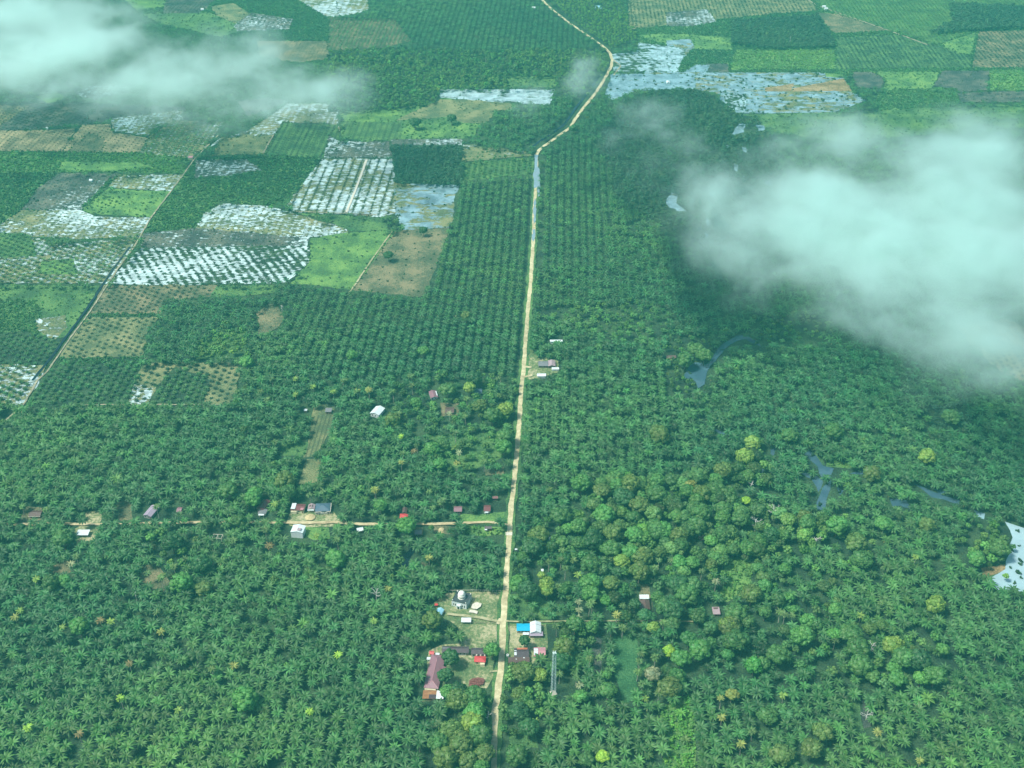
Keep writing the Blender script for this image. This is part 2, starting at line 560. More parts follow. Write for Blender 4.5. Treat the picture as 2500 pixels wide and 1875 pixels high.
zone(src((960, 440), (1125, 445), (1130, 475), (1115, 525), (1095, 555), (985, 562), (965, 525)), 'f_lake', [('bush', 10, 0.25, (0.5, 1.2), 'bush_dk', 5)])
zone(src((955, 355), (1040, 345), (1133, 352), (1133, 430), (1122, 452), (965, 448)), 'g_dark', [('tree', 6.0, 0.97, (0.5, 0.8), 'tree_tl', 2.0)])
zone(src((825, 250), (985, 262), (1000, 230), (1120, 215), (1125, 262), (1160, 300), (1130, 340), (975, 345), (835, 340)), 'g_green', [SHRL])
zone(c2((640, 630), (1100, 640), (1100, 700), (900, 790), (760, 770), (700, 740), (350, 770), (520, 690)), 'g_olive', [SHRS])
zone(c2((20, 715), (400, 690), (350, 770), (200, 780), (30, 765)), 'g_bright', [SHRS])
zone(c2((30, 770), (410, 780), (390, 882), (150, 900), (40, 850)), 'g_greenrow', [('palm', 8.6, 0.95, (0.2, 0.3), 'palm_dk', 0.4)])
zone(c2((410, 790), (900, 780), (860, 865), (400, 880)), 'g_bright', [SHRL])
zone(c2((330, 885), (780, 880), (790, 920), (340, 920)), 'f_mid', [])
zone(c2((640, 568), (1370, 568), (1340, 665), (1100, 655), (650, 620)), 'f_reservoir', [])
zone(c2((790, 915), (1110, 915), (1240, 990), (1080, 1000), (780, 1030)), 'f_light', [SHRL])
zone(c2((790, 1030), (1240, 1000), (1240, 1100), (790, 1150)), 'g_green', [MED, ('tree', 16, 0.4, (0.3, 0.6), 'tree_br', 5)])
# ---- top middle
zone(c2((-60, 110), (250, 70), (600, 20), (1290, -60), (1440, 130), (1640, 290), (1000, 330), (420, 300), (-60, 320)), 'g_dark', [MATR])
zone(c2((-60, 110), (360, 120), (470, 260), (200, 320), (-60, 330)), 'g_brown', [MED])
zone(c2((-60, 320), (420, 300), (1000, 330), (1650, 300), (1730, 340), (1700, 470), (1600, 600), (1420, 600), (1370, 560), (640, 560), (640, 640), (400, 690), (-60, 710)), 'g_dark', [FOR])
zone(c2((1060, 480), (1370, 490), (1380, 555), (1080, 560)), 'g_green', [SHRL])
zone(c2((900, 850), (1000, 700), (1250, 700), (1480, 760), (1250, 970), (880, 925)), 'g_dark', [MAT, TREEF])
zone(c2((1290, -60), (1760, -60), (1900, 260), (1720, 330), (1640, 270), (1440, 110)), 'g_dark', [('tree', 7.0, 0.95, (0.35, 0.7), 'tree_br', 3)])
# ---- top right
zone(c3((-300, -60), (2400, -60), (2400, 470), (-200, 470)), 'g_green', [SHR])
zone(c3((-300, -60), (800, -60), (900, 70), (500, 100), (-300, 190)), 'g_olive', [YNG])
zone(c3((-60, 80), (200, 60), (260, 140), (100, 170), (-60, 170)), 'f_mid', [TINY])
zone(c3((780, -60), (2400, -60), (2400, 170), (1900, 190), (1660, 285), (1350, 190), (1000, 90)), 'g_green', [('palm', 8.6, 0.98, (0.55, 0.7), 'palm_br', 0.5)])
zone(c3((880, 80), (1020, 90), (1350, 195), (1000, 215)), 'g_brown', [TINY])
zone(c3((350, 130), (900, 95), (1000, 250), (1000, 290), (600, 305), (350, 270)), 'g_dark', [('tree', 6.0, 0.95, (0.5, 0.85), 'tree_tl', 2.5)])
zone(c3((1730, 20), (2240, 40), (2240, 170), (1900, 185), (1600, 210), (1750, 130)), 'g_dark', [('tree', 6.0, 0.95, (0.5, 0.95), 'tree_tl', 2.5)])
zone(c3((380, 318), (1005, 318), (1005, 440), (340, 445)), 'g_bright', [SHRB])
zone(c3((1020, 240), (1400, 222), (1700, 300), (1860, 360), (1870, 430), (1010, 442)), 'g_greenrow', [YNG, ('bush', 6, 0.4, (0.4, 0.8), 'bush', 2)])
zone(c3((1660, 285), (1900, 205), (1870, 350), (1760, 330)), 'g_bright', [SHRL])
zone(c3((1920, 200), (2400, 190), (2400, 430), (1870, 430)), 'g_brown', [YNG])
zone(c3((-250, 260), (120, 300), (350, 320), (340, 460), (-200, 420)), 'g_green', [SHR])
zone(c3((-250, 225), (0, 215), (350, 240), (350, 320), (0, 310)), 'g_bright', [SHRL])
zone(c3((-60, 260), (90, 250), (120, 300), (40, 380), (-60, 400)), 'f_lake', [])
zone(c3((190, 405), (330, 405), (340, 470), (200, 470)), 'g_peat', [])
zone(c3((130, 410), (215, 415), (180, 480), (20, 500), (30, 470)), 'f_lake_open', [])
zone(c3((-200, 455), (340, 462), (900, 460), (1060, 490), (1110, 580), (1210, 640), (1000, 715), (420, 720), (235, 692), (280, 600), (130, 568), (-200, 565)), 'f_lake', [('palm', 9, 0.22, (0.3, 0.6), 'palm_dk', 3), ('bush', 9, 0.3, (0.6, 1.6), 'bush_dk', 5)])
zone(c3((560, 560), (745, 532), (730, 580), (570, 582)), 'g_rust', [])
zone(c3((740, 560), (960, 520), (1065, 498), (1115, 578), (740, 582)), 'g_rust', [])
zone(c3((940, 465), (1065, 475), (1060, 495), (950, 490)), 'g_bright', [])
zone(c3((300, 600), (440, 600), (440, 700), (330, 700)), 'f_marsh', [('bush', 6, 0.7, (0.8, 1.4), 'bush_dk', 2)])
zone(c2((1725, 345), (1890, 325), (1900, 270), (2203, 310), (2150, 460), (1745, 452)), 'f_lakerow', [('palm', 9, 0.4, (0.25, 0.4), 'palm_dk', 1.5)])
zone(c2((1730, 470), (2260, 470), (2260, 565), (1880, 575), (1740, 640), (1690, 600)), 'f_lake_open', [('bush', 10, 0.25, (0.8, 1.5), 'bush_dk', 3)])
zone(c3((1120, 458), (1235, 458), (1325, 500), (1300, 565), (1130, 555)), 'g_peat', [])
zone(c3((1240, 455), (1670, 460), (1620, 565), (1310, 575), (1330, 500)), 'g_bright', [SHRL])
zone(c3((1690, 450), (1985, 450), (1965, 575), (1780, 585), (1625, 545)), 'g_peat', [SHRS])
zone(c3((1985, 445), (2400, 445), (2400, 575), (1990, 575)), 'g_bright', [SHRB])
zone(c3((1270, 585), (1400, 570), (1770, 560), (1800, 650), (1700, 700), (1280, 700)), 'g_green', [SHR])
zone(c3((1780, 590), (2400, 575), (2400, 650), (1800, 650)), 'g_peat', [SHRS])
zone(c3((400, 725), (1050, 715), (1300, 700), (2400, 650), (2400, 800), (1000, 900), (420, 800)), 'g_green', [SHRL])
# ---- middle right: wet forest, river, palms
zone(c3((-150, 575), (130, 570), (250, 610), (390, 720), (520, 760), (640, 900), (700, 1250), (330, 1659), (-160, 1400), (-420, 1230), (-500, 900), (-320, 640)), 'g_dark', [('tree', 7.6, 0.88, (0.4, 0.85), 'tree_tl', 3.2)])
for pl in (((405, 780), (440, 790), (430, 840), (350, 860)), ((320, 920), (350, 930), (330, 945)), ((415, 935), (450, 940), (445, 970), (425, 960)),
           ((370, 1040), (395, 1050), (390, 1090), (365, 1075)), ((430, 1105), (440, 1120), (425, 1125)), ((565, 1150), (610, 1145), (600, 1180), (570, 1180)),
           ((190, 1380), (215, 1400), (210, 1440), (195, 1430)), ((185, 1470), (205, 1475), (200, 1510), (185, 1505)), ((200, 1215), (250, 1220), (245, 1260), (215, 1240)),
           ((0, 1320), (50, 1330), (40, 1345), (0, 1335)), ((500, 790), (560, 800), (570, 830), (520, 830))):
    zone(c3(*pl), 'f_lake_open', [], "water")
zone(c2((2110, 1220), (2150, 1240), (2140, 1290), (2203, 1340), (2100, 1320), (2075, 1290)), 'f_lake_open', [], "water")
zone(c6((45, 835), (100, 735), (215, 745), (240, 690), (300, 620), (385, 572), (440, 565), (520, 610), (540, 645), (440, 595), (385, 605), (310, 655), (250, 730), (200, 800), (180, 880), (138, 905), (125, 860)), 'river', [('bush', 8, 0.28, (0.7, 2.0), 'bush_dk', 4)], "water")
zone(c6((225, 1110), (250, 1160), (320, 1185), (300, 1200), (240, 1170)), 'river', [('bush', 8, 0.28, (0.7, 2.0), 'bush_dk', 4)], "water")
zone(c6((600, 1290), (630, 1280), (620, 1330), (600, 1320)), 'river', [('bush', 8, 0.28, (0.7, 2.0), 'bush_dk', 4)], "water")
zone(c6((808, 1320), (850, 1290), (890, 1330), (930, 1390), (1000, 1410), (975, 1470), (930, 1480), (900, 1400)), 'river', [('bush', 8, 0.28, (0.7, 2.0), 'bush_dk', 4)], "water")
zone(c6((790, 1440), (870, 1440), (930, 1490), (900, 1560), (860, 1480)), 'river', [('bush', 8, 0.28, (0.7, 2.0), 'bush_dk', 4)], "water")
zone(c6((930, 1530), (985, 1480), (975, 1540), (955, 1600), (948, 1670), (885, 1670), (905, 1590)), 'river', [('bush', 8, 0.28, (0.7, 2.0), 'bush_dk', 4)], "water")
zone(c6((520, 1405), (560, 1415), (545, 1450), (520, 1440)), 'river', [('bush', 8, 0.28, (0.7, 2.0), 'bush_dk', 4)], "water")
zone(c6((1020, 1530), (1060, 1550), (1040, 1580)), 'river', [('bush', 8, 0.28, (0.7, 2.0), 'bush_dk', 4)], "water")
zone(c6((1640, 1540), (1720, 1560), (1690, 1600)), 'river', [('bush', 8, 0.28, (0.7, 2.0), 'bush_dk', 4)], "water")
zone(c6((1400, 1600), (1460, 1610), (1480, 1659), (1430, 1650)), 'river', [('bush', 8, 0.28, (0.7, 2.0), 'bush_dk', 4)], "water")
zone(c6((850, 1300), (930, 1330), (940, 1390), (900, 1380)), 'g_green', [SHRL])
zone(c6((950, 1340), (1110, 1370), (1120, 1410), (950, 1395)), 'g_bright', [SHRB])
zone(c6((1100, 1440), (1190, 1410), (1190, 1445), (1130, 1450)), 'river', [('bush', 8, 0.28, (0.7, 2.0), 'bush_dk', 4)], "water")
zone(c6((1500, 1500), (1640, 1560), (1800, 1610), (1790, 1640), (1620, 1590)), 'river', [('bush', 8, 0.28, (0.7, 2.0), 'bush_dk', 4)], "water")
zone(c6((1350, 1590), (1400, 1600), (1460, 1640), (1370, 1650)), 'river', [('bush', 8, 0.28, (0.7, 2.0), 'bush_dk', 4)], "water")
zone(c9((1885, 30), (1960, 50), (1950, 85), (1910, 70)), 'f_lake_open', [], "water")
zone(c9((2080, 100), (2260, 160), (2260, 540), (2050, 540), (1965, 460), (2085, 400), (2110, 300), (2130, 200)), 'pool', [('bush', 9, 0.35, (0.8, 2.2), 'bush_dk', 4), ('tree', 16, 0.35, (0.35, 0.6), 'tree', 5)], "water")
zone(c9((1930, 395), (2080, 365), (2090, 405), (1950, 455)), 'g_rust', [], "field")
zone(c6((1750, 490), (2110, 465), (2260, 560), (2260, 880), (2060, 800), (1900, 660)), 'g_tan', [YNG])
zone(c5((690, -60), (1215, -60), (1150, 850), (900, 790), (380, 830), (-100, 900), (-420, 300), (-300, 240), (550, 330)), 'g_dark', [MATR])
zone(c2((780, 1150), (1240, 1100), (1230, 1680), (700, 1680), (740, 1250)), 'g_dark', [MATR])
zone(c2((1290, 1000), (1400, 900), (1600, 870), (1750, 1100), (1700, 1700), (1260, 1700), (1275, 1250)), 'g_dark', [MATR])
# ---- forested village side (right of the road)
zone(c5((1380, 380), (2000, 370), (2140, 430), (2000, 640), (1600, 560), (1260, 440), (1250, 400)), 'g_dark', [('tree', 8.5, 0.55, (0.35, 0.6), 'tree_br', 3.5), ('palm', 8.9, 0.6, (0.8, 1.0), 'palm_br', 1.2)])
zone(c6((-60, 560), (200, 560), (230, 640), (210, 730), (90, 730), (40, 830), (130, 910), (60, 980), (-60, 900)), 'g_dark', [('tree', 8.0, 0.85, (0.4, 0.7), 'tree', 3)])
zone(c6((480, 470), (900, 440), (1000, 560), (940, 620), (700, 640), (560, 640)), 'g_dark', [('tree', 8.0, 0.6, (0.4, 0.75), 'tree', 3), ('palm', 9, 0.4, (0.8, 1), 'palm', 1)])
zone(c6((1600, 1020), (1800, 990), (1900, 1110), (1850, 1180), (1600, 1160)), 'g_dark', [('tree', 9.0, 0.8, (0.5, 0.9), 'tree_tl', 3)])
zone(r7((0, 760), (450, 650), (850, 690), (1290, 570), (1500, 600), (1850, 560), (1950, 330), (2212, 150), (2400, 600), (2300, 900), (1900, 850), (1600, 1000), (1700, 1250), (2100, 1300), (2200, 1500), (1650, 1640), (1650, 1800), (700, 1900), (-700, 1800), (-1080, 1600), (-1080, 1420), (-600, 1250), (-80, 1100)),
     'g_dark', [('tree', 8.2, 0.72, (0.6, 1.45), 'tree', 3.2), ('palm', 9.5, 0.3, (0.8, 1.0), 'palm', 2)])
zone(c8((1090, 200), (1500, 200), (1900, 250), (2250, 300), (2300, 700), (1700, 720), (1330, 700), (1080, 700), (1090, 400)), 'g_dark', [('tree', 9.5, 0.62, (0.55, 1.2), 'tree', 3.2), ('palm', 9.0, 0.55, (0.8, 1.05), 'palm', 2)])
zone(c8((1080, 560), (1260, 560), (1500, 680), (1330, 720), (1080, 730)), 'g_green', [('palm', 9, 0.7, (0.8, 1), 'palm', 1)])
zone(c9((-60, 330), (700, 300), (1000, 450), (1050, 700), (1700, 800), (1800, 1050), (1650, 1180), (1280, 1150), (900, 1060), (300, 1080), (-60, 1150)), 'g_dark', [('tree', 11, 0.6, (0.55, 1.3), 'tree', 3.5), ('palm', 9.0, 0.6, (0.85, 1.05), 'palm', 1.8)])
zone(c9((-60, -60), (500, -40), (760, 60), (1100, 30), (1050, 230), (700, 320), (-60, 340)), 'g_dark', [('tree', 8.2, 0.75, (0.6, 1.45), 'tree', 3.2), ('palm', 9.5, 0.35, (0.8, 1.0), 'palm', 2)])
zone(c9((1040, 180), (1280, 180), (1280, 390), (1060, 380)), 'g_dark', [('tree', 9.0, 0.8, (0.5, 0.9), 'tree', 3)])
zone(c9((1850, 100), (2100, 120), (2130, 260), (2090, 370), (1900, 390), (1760, 250)), 'g_dark', [('tree', 8.5, 0.85, (0.5, 0.95), 'tree', 3)])
zone(c9((1950, 60), (2260, 100), (2260, 160), (2120, 130)), 'g_dark', [('tree', 8.5, 0.85, (0.5, 0.95), 'tree', 3)])
zone(c8((1200, 760), (1620, 760), (1640, 900), (1350, 930), (1330, 780)), 'g_dark', [('tree', 9, 0.85, (0.6, 1.0), 'tree', 3)])
zone(c8((1060, 1000), (1330, 1010), (1340, 1180), (1280, 1320), (1200, 1450), (1050, 1430), (1030, 1250)), 'g_dark', [('tree', 9, 0.9, (0.6, 1.0), 'tree', 3)])
zone(c8((620, 1170), (760, 1130), (980, 1180), (985, 1350), (940, 1659), (960, 1720), (590, 1720), (600, 1520), (700, 1350), (640, 1240)), 'g_dark', [('tree', 8.6, 0.92, (0.6, 1.0), 'tree', 3)])
zone(c5((380, 830), (900, 790), (1130, 850), (1130, 1180), (1100, 1330), (880, 1480), (640, 1460), (500, 1250), (330, 1050)), 'g_dark', [('tree', 9.5, 0.5, (0.4, 0.85), 'tree', 3.3), ('palm', 9.0, 0.65, (0.85, 1.0), 'palm', 2)])
zone(c5((560, 1200), (1100, 1180), (1080, 1320), (860, 1420), (640, 1400)), 'g_green', [('tree', 8.5, 0.5, (0.4, 0.85), 'tree_br', 3.3), ('palm', 9.0, 0.4, (0.85, 1.0), 'palm_br', 2), SHRL])
zone(r5((1980, 600), (2212, 560), (2700, 600), (2700, 1100), (2300, 1250), (2050, 1000)), 'g_dark', [('tree', 10, 0.7, (0.5, 0.95), 'tree', 3), ('palm', 9, 0.5, (0.85, 1), 'palm', 2)])
zone(c9((300, 320), (475, 330), (475, 500), (400, 560), (330, 610), (265, 610), (310, 480)), 'g_bright', [SHRB])
zone(c8((2040, 1290), (2260, 1180), (2260, 1700), (2060, 1640)), 'g_bright', [('bush', 3.4, 0.85, (0.8, 1.9), 'bush_vv', 1.5), ('palm', 11, 0.35, (0.8, 1), 'palm_br', 2)])
zone(c8((1740, 830), (1890, 820), (1905, 1200), (1800, 1260), (1745, 1060)), 'g_dkgrass', [('bush', 9, 0.25, (0.3, 0.6), 'bush', 3)])
zone(c8((1620, 780), (1670, 850), (1672, 1050), (1640, 1090), (1600, 900)), 'g_peat', [])
zone(c8((1080, 1440), (1250, 1440), (1270, 1530), (1090, 1530)), 'g_green', [('bush', 8, 0.4, (0.4, 0.9), 'bush', 3)])
zone(c9((1110, 1230), (1160, 1230), (1190, 1420), (1120, 1440)), 'g_green', [])
zone(c9((1180, 1230), (1220, 1240), (1240, 1400), (1190, 1410)), 'g_peat', [])
zone(c4((1985, 1005), (2115, 1005), (2090, 1180), (2000, 1330), (1915, 1340), (1960, 1200)), 'g_plot', [])
zone(c4((1990, 1010), (2120, 1005), (2115, 1060), (1985, 1080)), 'g_olive', [])
zone(c4((1940, 1350), (2050, 1350), (2000, 1500), (1890, 1510)), 'g_olive', [])
zone(c4((1780, 1240), (1950, 1240), (1930, 1330), (1770, 1330)), 'g_green', [SHRL])
zone(r5((1570, 140), (1760, 120), (1800, 380), (1580, 400)), 'g_brown', [])
zone(r5((300, 200), (560, 210), (560, 380), (300, 450), (220, 620), (260, 400)), 'g_brown', [])
zone(r5((1160, 260), (1380, 270), (1340, 620), (1150, 700), (1040, 740), (1010, 500), (1160, 420)), 'g_yard', [])
zone(r5((730, 1000), (900, 900), (960, 1080), (860, 1140), (720, 1120)), 'g_brown', [])
zone(r5((1900, 1020), (2100, 960), (2330, 1250), (2200, 1360), (1890, 1270)), 'g_brown', [('palm', 10, 0.4, (0.7, 0.9), 'palm', 2)])
zone(ee((690, 650), (760, 480), (1480, 470), (1530, 560), (1700, 660), (1500, 740), (1080, 745), (740, 720)), 'g_yard', [])
zone(ee((1000, 740), (1400, 740), (1430, 930), (1150, 960), (1010, 900)), 'g_bright', [SHRL])
zone(r6((1070, 470), (1160, 410), (1440, 420), (1750, 380), (1750, 530), (1080, 540)), 'g_bright', [])
zone(r6((1150, 580), (1730, 590), (1760, 680), (1450, 720), (1180, 690)), 'g_bright', [SHRB])
zone(r6((760, 560), (1060, 590), (1000, 690), (780, 660)), 'g_brown', [])
zone(r6((500, 560), (620, 600), (620, 700), (500, 700)), 'g_brown', [])
zone(r6((600, 1060), (690, 1080), (730, 1150), (600, 1180)), 'g_brown', [])
zone(r6((525, 815), (440, 900), (350, 985), (325, 1100), (410, 1160), (430, 1050), (470, 980), (545, 900)), 'blackwater', [], "water")
zone(c8((612, 610), (690, 548), (1035, 545), (1042, 640), (1015, 720), (1012, 860), (780, 875), (760, 770), (640, 700)), 'g_yard', [])
zone(c8((535, 1235), (575, 915), (660, 875), (935, 880), (1000, 960), (985, 1080), (945, 1150), (690, 1150), (660, 1235)), 'g_yard', [])
zone(c8((1070, 745), (1310, 725), (1325, 840), (1315, 965), (1210, 1005), (1055, 1000)), 'g_yard', [])
zone(r4((1240, 470), (1500, 470), (1510, 640), (1260, 660)), 'g_brown', [])
zone(r4((1840, 1370), (2100, 1340), (2100, 1440), (1860, 1450)), 'g_brown', [])
zone(c5((1190, 640), (1280, 700), (1400, 730), (1400, 800), (1260, 850), (1190, 850)), 'g_yard', [])
zone(r1((1740, 1030), (1850, 1030), (1900, 1400), (1720, 1400)), 'g_brown', [])
zone(c8((1060, 725), (1500, 720), (2250, 722), (2250, 750), (1700, 752), (1060, 745)), 'g_green', [])

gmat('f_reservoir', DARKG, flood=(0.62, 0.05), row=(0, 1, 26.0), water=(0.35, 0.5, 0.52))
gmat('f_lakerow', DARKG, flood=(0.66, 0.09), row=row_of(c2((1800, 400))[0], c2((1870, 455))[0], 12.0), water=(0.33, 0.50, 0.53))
gmat('g_rust', [(0, (0.13, 0.11, 0.05)), (0.5, (0.24, 0.18, 0.08)), (1, (0.36, 0.28, 0.15))])
gmat('g_dkgrass', [(0, (0.018, 0.085, 0.03)), (0.5, (0.03, 0.12, 0.04)), (1, (0.06, 0.17, 0.06))])
gmat('g_plot', OLIVE, row=row_of(period=4.0), rows_amt=0.6)


def water_mat(name, col, rough):
    m, nt, b = new_mat(name)
    tc = nt.nodes.new("ShaderNodeTexCoord")
    f = noise(nt, tc.outputs["Object"], 0.05, 4)
    nt.links.new(ramp(nt, f, [(0.3, tuple(c * 0.85 for c in col)), (0.7, col)]), b.inputs["Base Color"])
    b.inputs["Roughness"].default_value = rough
    b.inputs["Specular IOR Level"].default_value = 0.5
    bp = nt.nodes.new("ShaderNodeBump")
    bp.inputs["Strength"].default_value = 0.05
    bp.inputs["Distance"].default_value = 0.1
    nt.links.new(noise(nt, tc.outputs["Object"], 1.5, 2), bp.inputs["Height"])
    nt.links.new(bp.outputs[0], b.inputs["Normal"])
    return m


M['river'] = water_mat('river', (0.05, 0.105, 0.145), 0.08)
M['pool'] = water_mat('pool', (0.33, 0.49, 0.53), 0.12)
M['blackwater'] = water_mat('blackwater', (0.005, 0.012, 0.02), 0.05)


def jitter_poly(pts, step=9.0, amp=1.3):
    out = []
    for i, p in enumerate(pts):
        q = pts[(i + 1) % len(pts)]
        d = (q - p).length
        k = max(1, int(d / step))
        k = min(k, 60)
        for s in range(k):
            t = s / k
            r = p.lerp(q, t)
            a = amp if s else 0.4
            out.append(Vector((r.x + random.uniform(-a, a), r.y + random.uniform(-a, a) * 1.5, r.z)))
    return out


def sheet(name, pts, mat, z, jit=True):
    pts = [Vector((p.x, p.y, z)) for p in pts]
    area = sum(pts[i].x * pts[(i + 1) % len(pts)].y - pts[(i + 1) % len(pts)].x * pts[i].y for i in range(len(pts)))
    if area < 0:
        pts.reverse()
    if jit:
        pts = jitter_poly(pts)
    me = bpy.data.meshes.new(name)
    from mathutils.geometry import tessellate_polygon
    tris = tessellate_polygon([pts])
    faces = []
    for t in tris:
        a, b_, c_ = (pts[i] for i in t)
        if (b_ - a).cross(c_ - a).z < 0:
            t = (t[0], t[2], t[1])
        faces.append(tuple(t))
    me.from_pydata([tuple(p) for p in pts], [], faces)
    me.materials.append(M[mat] if isinstance(mat, str) else mat)
    o = bpy.data.objects.new(name, me)
    C.objects.link(o)
    o['kind'] = 'structure'
    return o


ground = MB().poly([(-8000, -4000, 0), (8000, -4000, 0), (8000, 12000, 0), (-8000, 12000, 0)]).build("ground", M['g_dark'])
ground['kind'] = 'structure'
ZONES.sort(key=lambda z_: z_['name'] == 'water')     # open water cuts through whatever grows round it
LV = []
for zd in ZONES:
    zd['w'] = [P(u, v) for u, v in zd['poly']]
    if zd['mat']:
        bx = (min(p.x for p in zd['w']) - 4, max(p.x for p in zd['w']) + 4, min(p.y for p in zd['w']) - 4, max(p.y for p in zd['w']) + 4)
        lv = 1 + max([l for b, l in LV if b[0] < bx[1] and b[1] > bx[0] and b[2] < bx[3] and b[3] > bx[2]], default=0)
        LV.append((bx, lv))
        sheet(zd['name'], zd['w'], zd['mat'], 0.03 + 0.015 * lv)
ZR = 0.05 + 0.015 * max(l for b, l in LV)
print("ground levels", ZR)

# ------------------------------------------------------------------ roads
def road_mat(name, a, b2, c3_):
    m, nt, b = new_mat(name)
    tc = nt.nodes.new("ShaderNodeTexCoord")
    f = noise(nt, tc.outputs["Object"], 0.22, 6, 0.7)
    g = noise(nt, tc.outputs["Object"], 0.035, 2)
    f = math_n(nt, 'ADD', math_n(nt, 'MULTIPLY', f, 0.65), math_n(nt, 'MULTIPLY', g, 0.35))
    nt.links.new(ramp(nt, f, [(0.38, a), (0.5, b2), (0.62, c3_)]), b.inputs["Base Color"])
    b.inputs["Roughness"].default_value = 0.95
    return m


M['road'] = road_mat('earth road', (0.30, 0.27, 0.15), (0.46, 0.42, 0.24), (0.62, 0.58, 0.36))
M['road_red'] = road_mat('red earth road', (0.27, 0.22, 0.12), (0.40, 0.34, 0.19), (0.52, 0.46, 0.27))
M['path'] = road_mat('path', (0.16, 0.19, 0.09), (0.30, 0.30, 0.16), (0.42, 0.40, 0.24))
M['track'] = road_mat('track', (0.14, 0.15, 0.10), (0.26, 0.25, 0.16), (0.42, 0.38, 0.25))
M['puddle'] = water_mat('puddle', (0.23, 0.33, 0.38), 0.15)

ROADS = []   # (points world, halfwidth)


def ribbon(name, pts, width, mat, z, step=6.0, wob=0.35, track=True, kind='structure', ex=0.62):
    """pts world; width metres, or one per point"""
    ws = width if isinstance(width, (list, tuple)) else [width] * len(pts)
    L, R = [], []
    cl = []
    for i in range(len(pts) - 1):
        a, b_ = pts[i], pts[i + 1]
        k = max(1, int((b_ - a).length / step))
        for s in range(k + (i == len(pts) - 2)):
            t = s / k
            cl.append((a.lerp(b_, t), ws[i] * (1 - t) + ws[i + 1] * t))
    for i, (p, w) in enumerate(cl):
        q0, q1 = cl[max(0, i - 1)][0], cl[min(len(cl) - 1, i + 1)][0]
        d = (q1 - q0)
        d.z = 0
        d.normalize()
        n = Vector((-d.y, d.x, 0))
        L.append((p + n * (w / 2 + random.uniform(-wob, wob))))
        R.append((p - n * (w / 2 + random.uniform(-wob, wob))))
    m = MB()
    m.v = [(p.x, p.y, z) for p in L] + [(p.x, p.y, z) for p in R]
    k = len(L)
    m.f = [(k + i, k + i + 1, i + 1, i) for i in range(k - 1)]
    o = m.build(name, mat)
    o['kind'] = kind
    if track:
        ROADS.append((np.array([[p.x, p.y] for p in pts]), max(ws) / 2, ex))
    return o


def W(ptslist, z=0.0):
    return [P(u, v, z) for u, v in ptslist]


main_px = c8((982, 1720), (985, 1659), (990, 1500), (996, 1310), (1012, 1180), (1022, 1100), (1036, 1000), (1042, 850), (1048, 700), (1055, 600), (1063, 480), (1075, 330), (1085, 180), (1096, 0)) \
    + c5((1108, 1560), (1125, 1400), (1141, 1200), (1158, 950), (1175, 780), (1187, 600), (1203, 400), (1218, 250), (1231, 50)) \
    + c2((1238, 1500), (1243, 1300), (1252, 1180), (1258, 1080), (1256, 985))
bend_px = c2((1256, 985), (1272, 955), (1310, 925), (1400, 860), (1470, 812), (1500, 760), (1545, 695), (1600, 630), (1645, 570), (1695, 490), (1730, 420), (1735, 380), (1722, 340), (1690, 305), (1640, 270), (1560, 215), (1440, 130), (1350, 60), (1290, 0), (1230, -80))
mw = W(main_px)
widths = [3.9 if i < 3 else 4.3 for i in range(len(mw))]
for i in range(3, 10):
    widths[i] = 4.9
verge = ribbon("verge", mw[:-1], 10.0, M['g_green'], ZR + 0.02, wob=1.2, track=False)
ribbon("road", mw, widths, M['road'], ZR + 0.10, wob=0.45)
ribbon("road", W(bend_px), 5.0, M['road'], ZR + 0.13, wob=0.5)
ribbon("canal", [p + Vector((-9, 0, 0)) for p in W(c2((1250, 950), (1310, 900), (1390, 850), (1470, 790), (1545, 680), (1640, 555), (1690, 480)))], 4.0, M['blackwater'], ZR + 0.07)
ribbon("canal", W(c2((1740, 380), (1790, 420), (1745, 480))), 2.5, M['track'], ZR + 0.07)
ribbon("road", W(c8((1083, 128), (1060, 118), (1000, 112), (950, 108), (900, 108), (800, 115), (700, 118), (600, 120), (500, 120), (300, 122), (90, 118)) + c7((2150, 108), (2000, 112), (1820, 112), (1500, 108), (1200, 110), (1000, 114), (600, 122), (350, 118), (150, 122), (-80, 122))), 3.3, M['road_red'], ZR + 0.16, wob=0.5, ex=-0.15)
ribbon("path", W(c4((-40, 1180), (150, 1010), (240, 855), (300, 800), (375, 690), (450, 580), (560, 435), (630, 330), (745, 150), (850, 10)) + c1((895, 1485), (960, 1375), (1160, 1110), (1230, 1010), (1300, 940), (1380, 860))), 1.8, M['track'], ZR + 0.19, wob=0.4)
ribbon("canal", [p + Vector((-5.5, 0, 0)) for p in W(c4((240, 855), (375, 690), (450, 580), (560, 435), (630, 330), (745, 150), (850, 10)))], 2.6, M['blackwater'], ZR + 0.05)
ribbon("path", W(c8((1010, 735), (900, 712), (800, 700), (690, 690))), 2.6, M['path'], ZR + 0.22)
ribbon("path", W(c8((1060, 735), (1130, 740), (1500, 735), (1900, 733), (2300, 740))), 1.5, M['path'], ZR + 0.25, track=False)
ribbon("path", W(c5((1175, 835), (1230, 825))), 3.0, M['road'], ZR + 0.28)
ribbon("path", W(c5((1185, 770), (1225, 775))), 3.0, M['road'], ZR + 0.28)
ribbon("path", W(c8((1030, 740), (1010, 735))), 7, M['road'], ZR + 0.24)
ribbon("path", W(c8((960, 1055), (1010, 1050))), 2.0, M['path'], ZR + 0.22, track=False)
ribbon("path", W(src((1117, 518), (985, 722), (850, 722))[0:0] + src((962, 560), (905, 640), (850, 722))), 2.0, M['path'], ZR + 0.22, track=False)
ribbon("path", W(c1((1735, 850), (1665, 975))), 2.2, M['track'], ZR + 0.22, track=False)
ribbon("path", W(c1((720, 790), (715, 835))), 2.0, M['track'], ZR + 0.22, track=False)
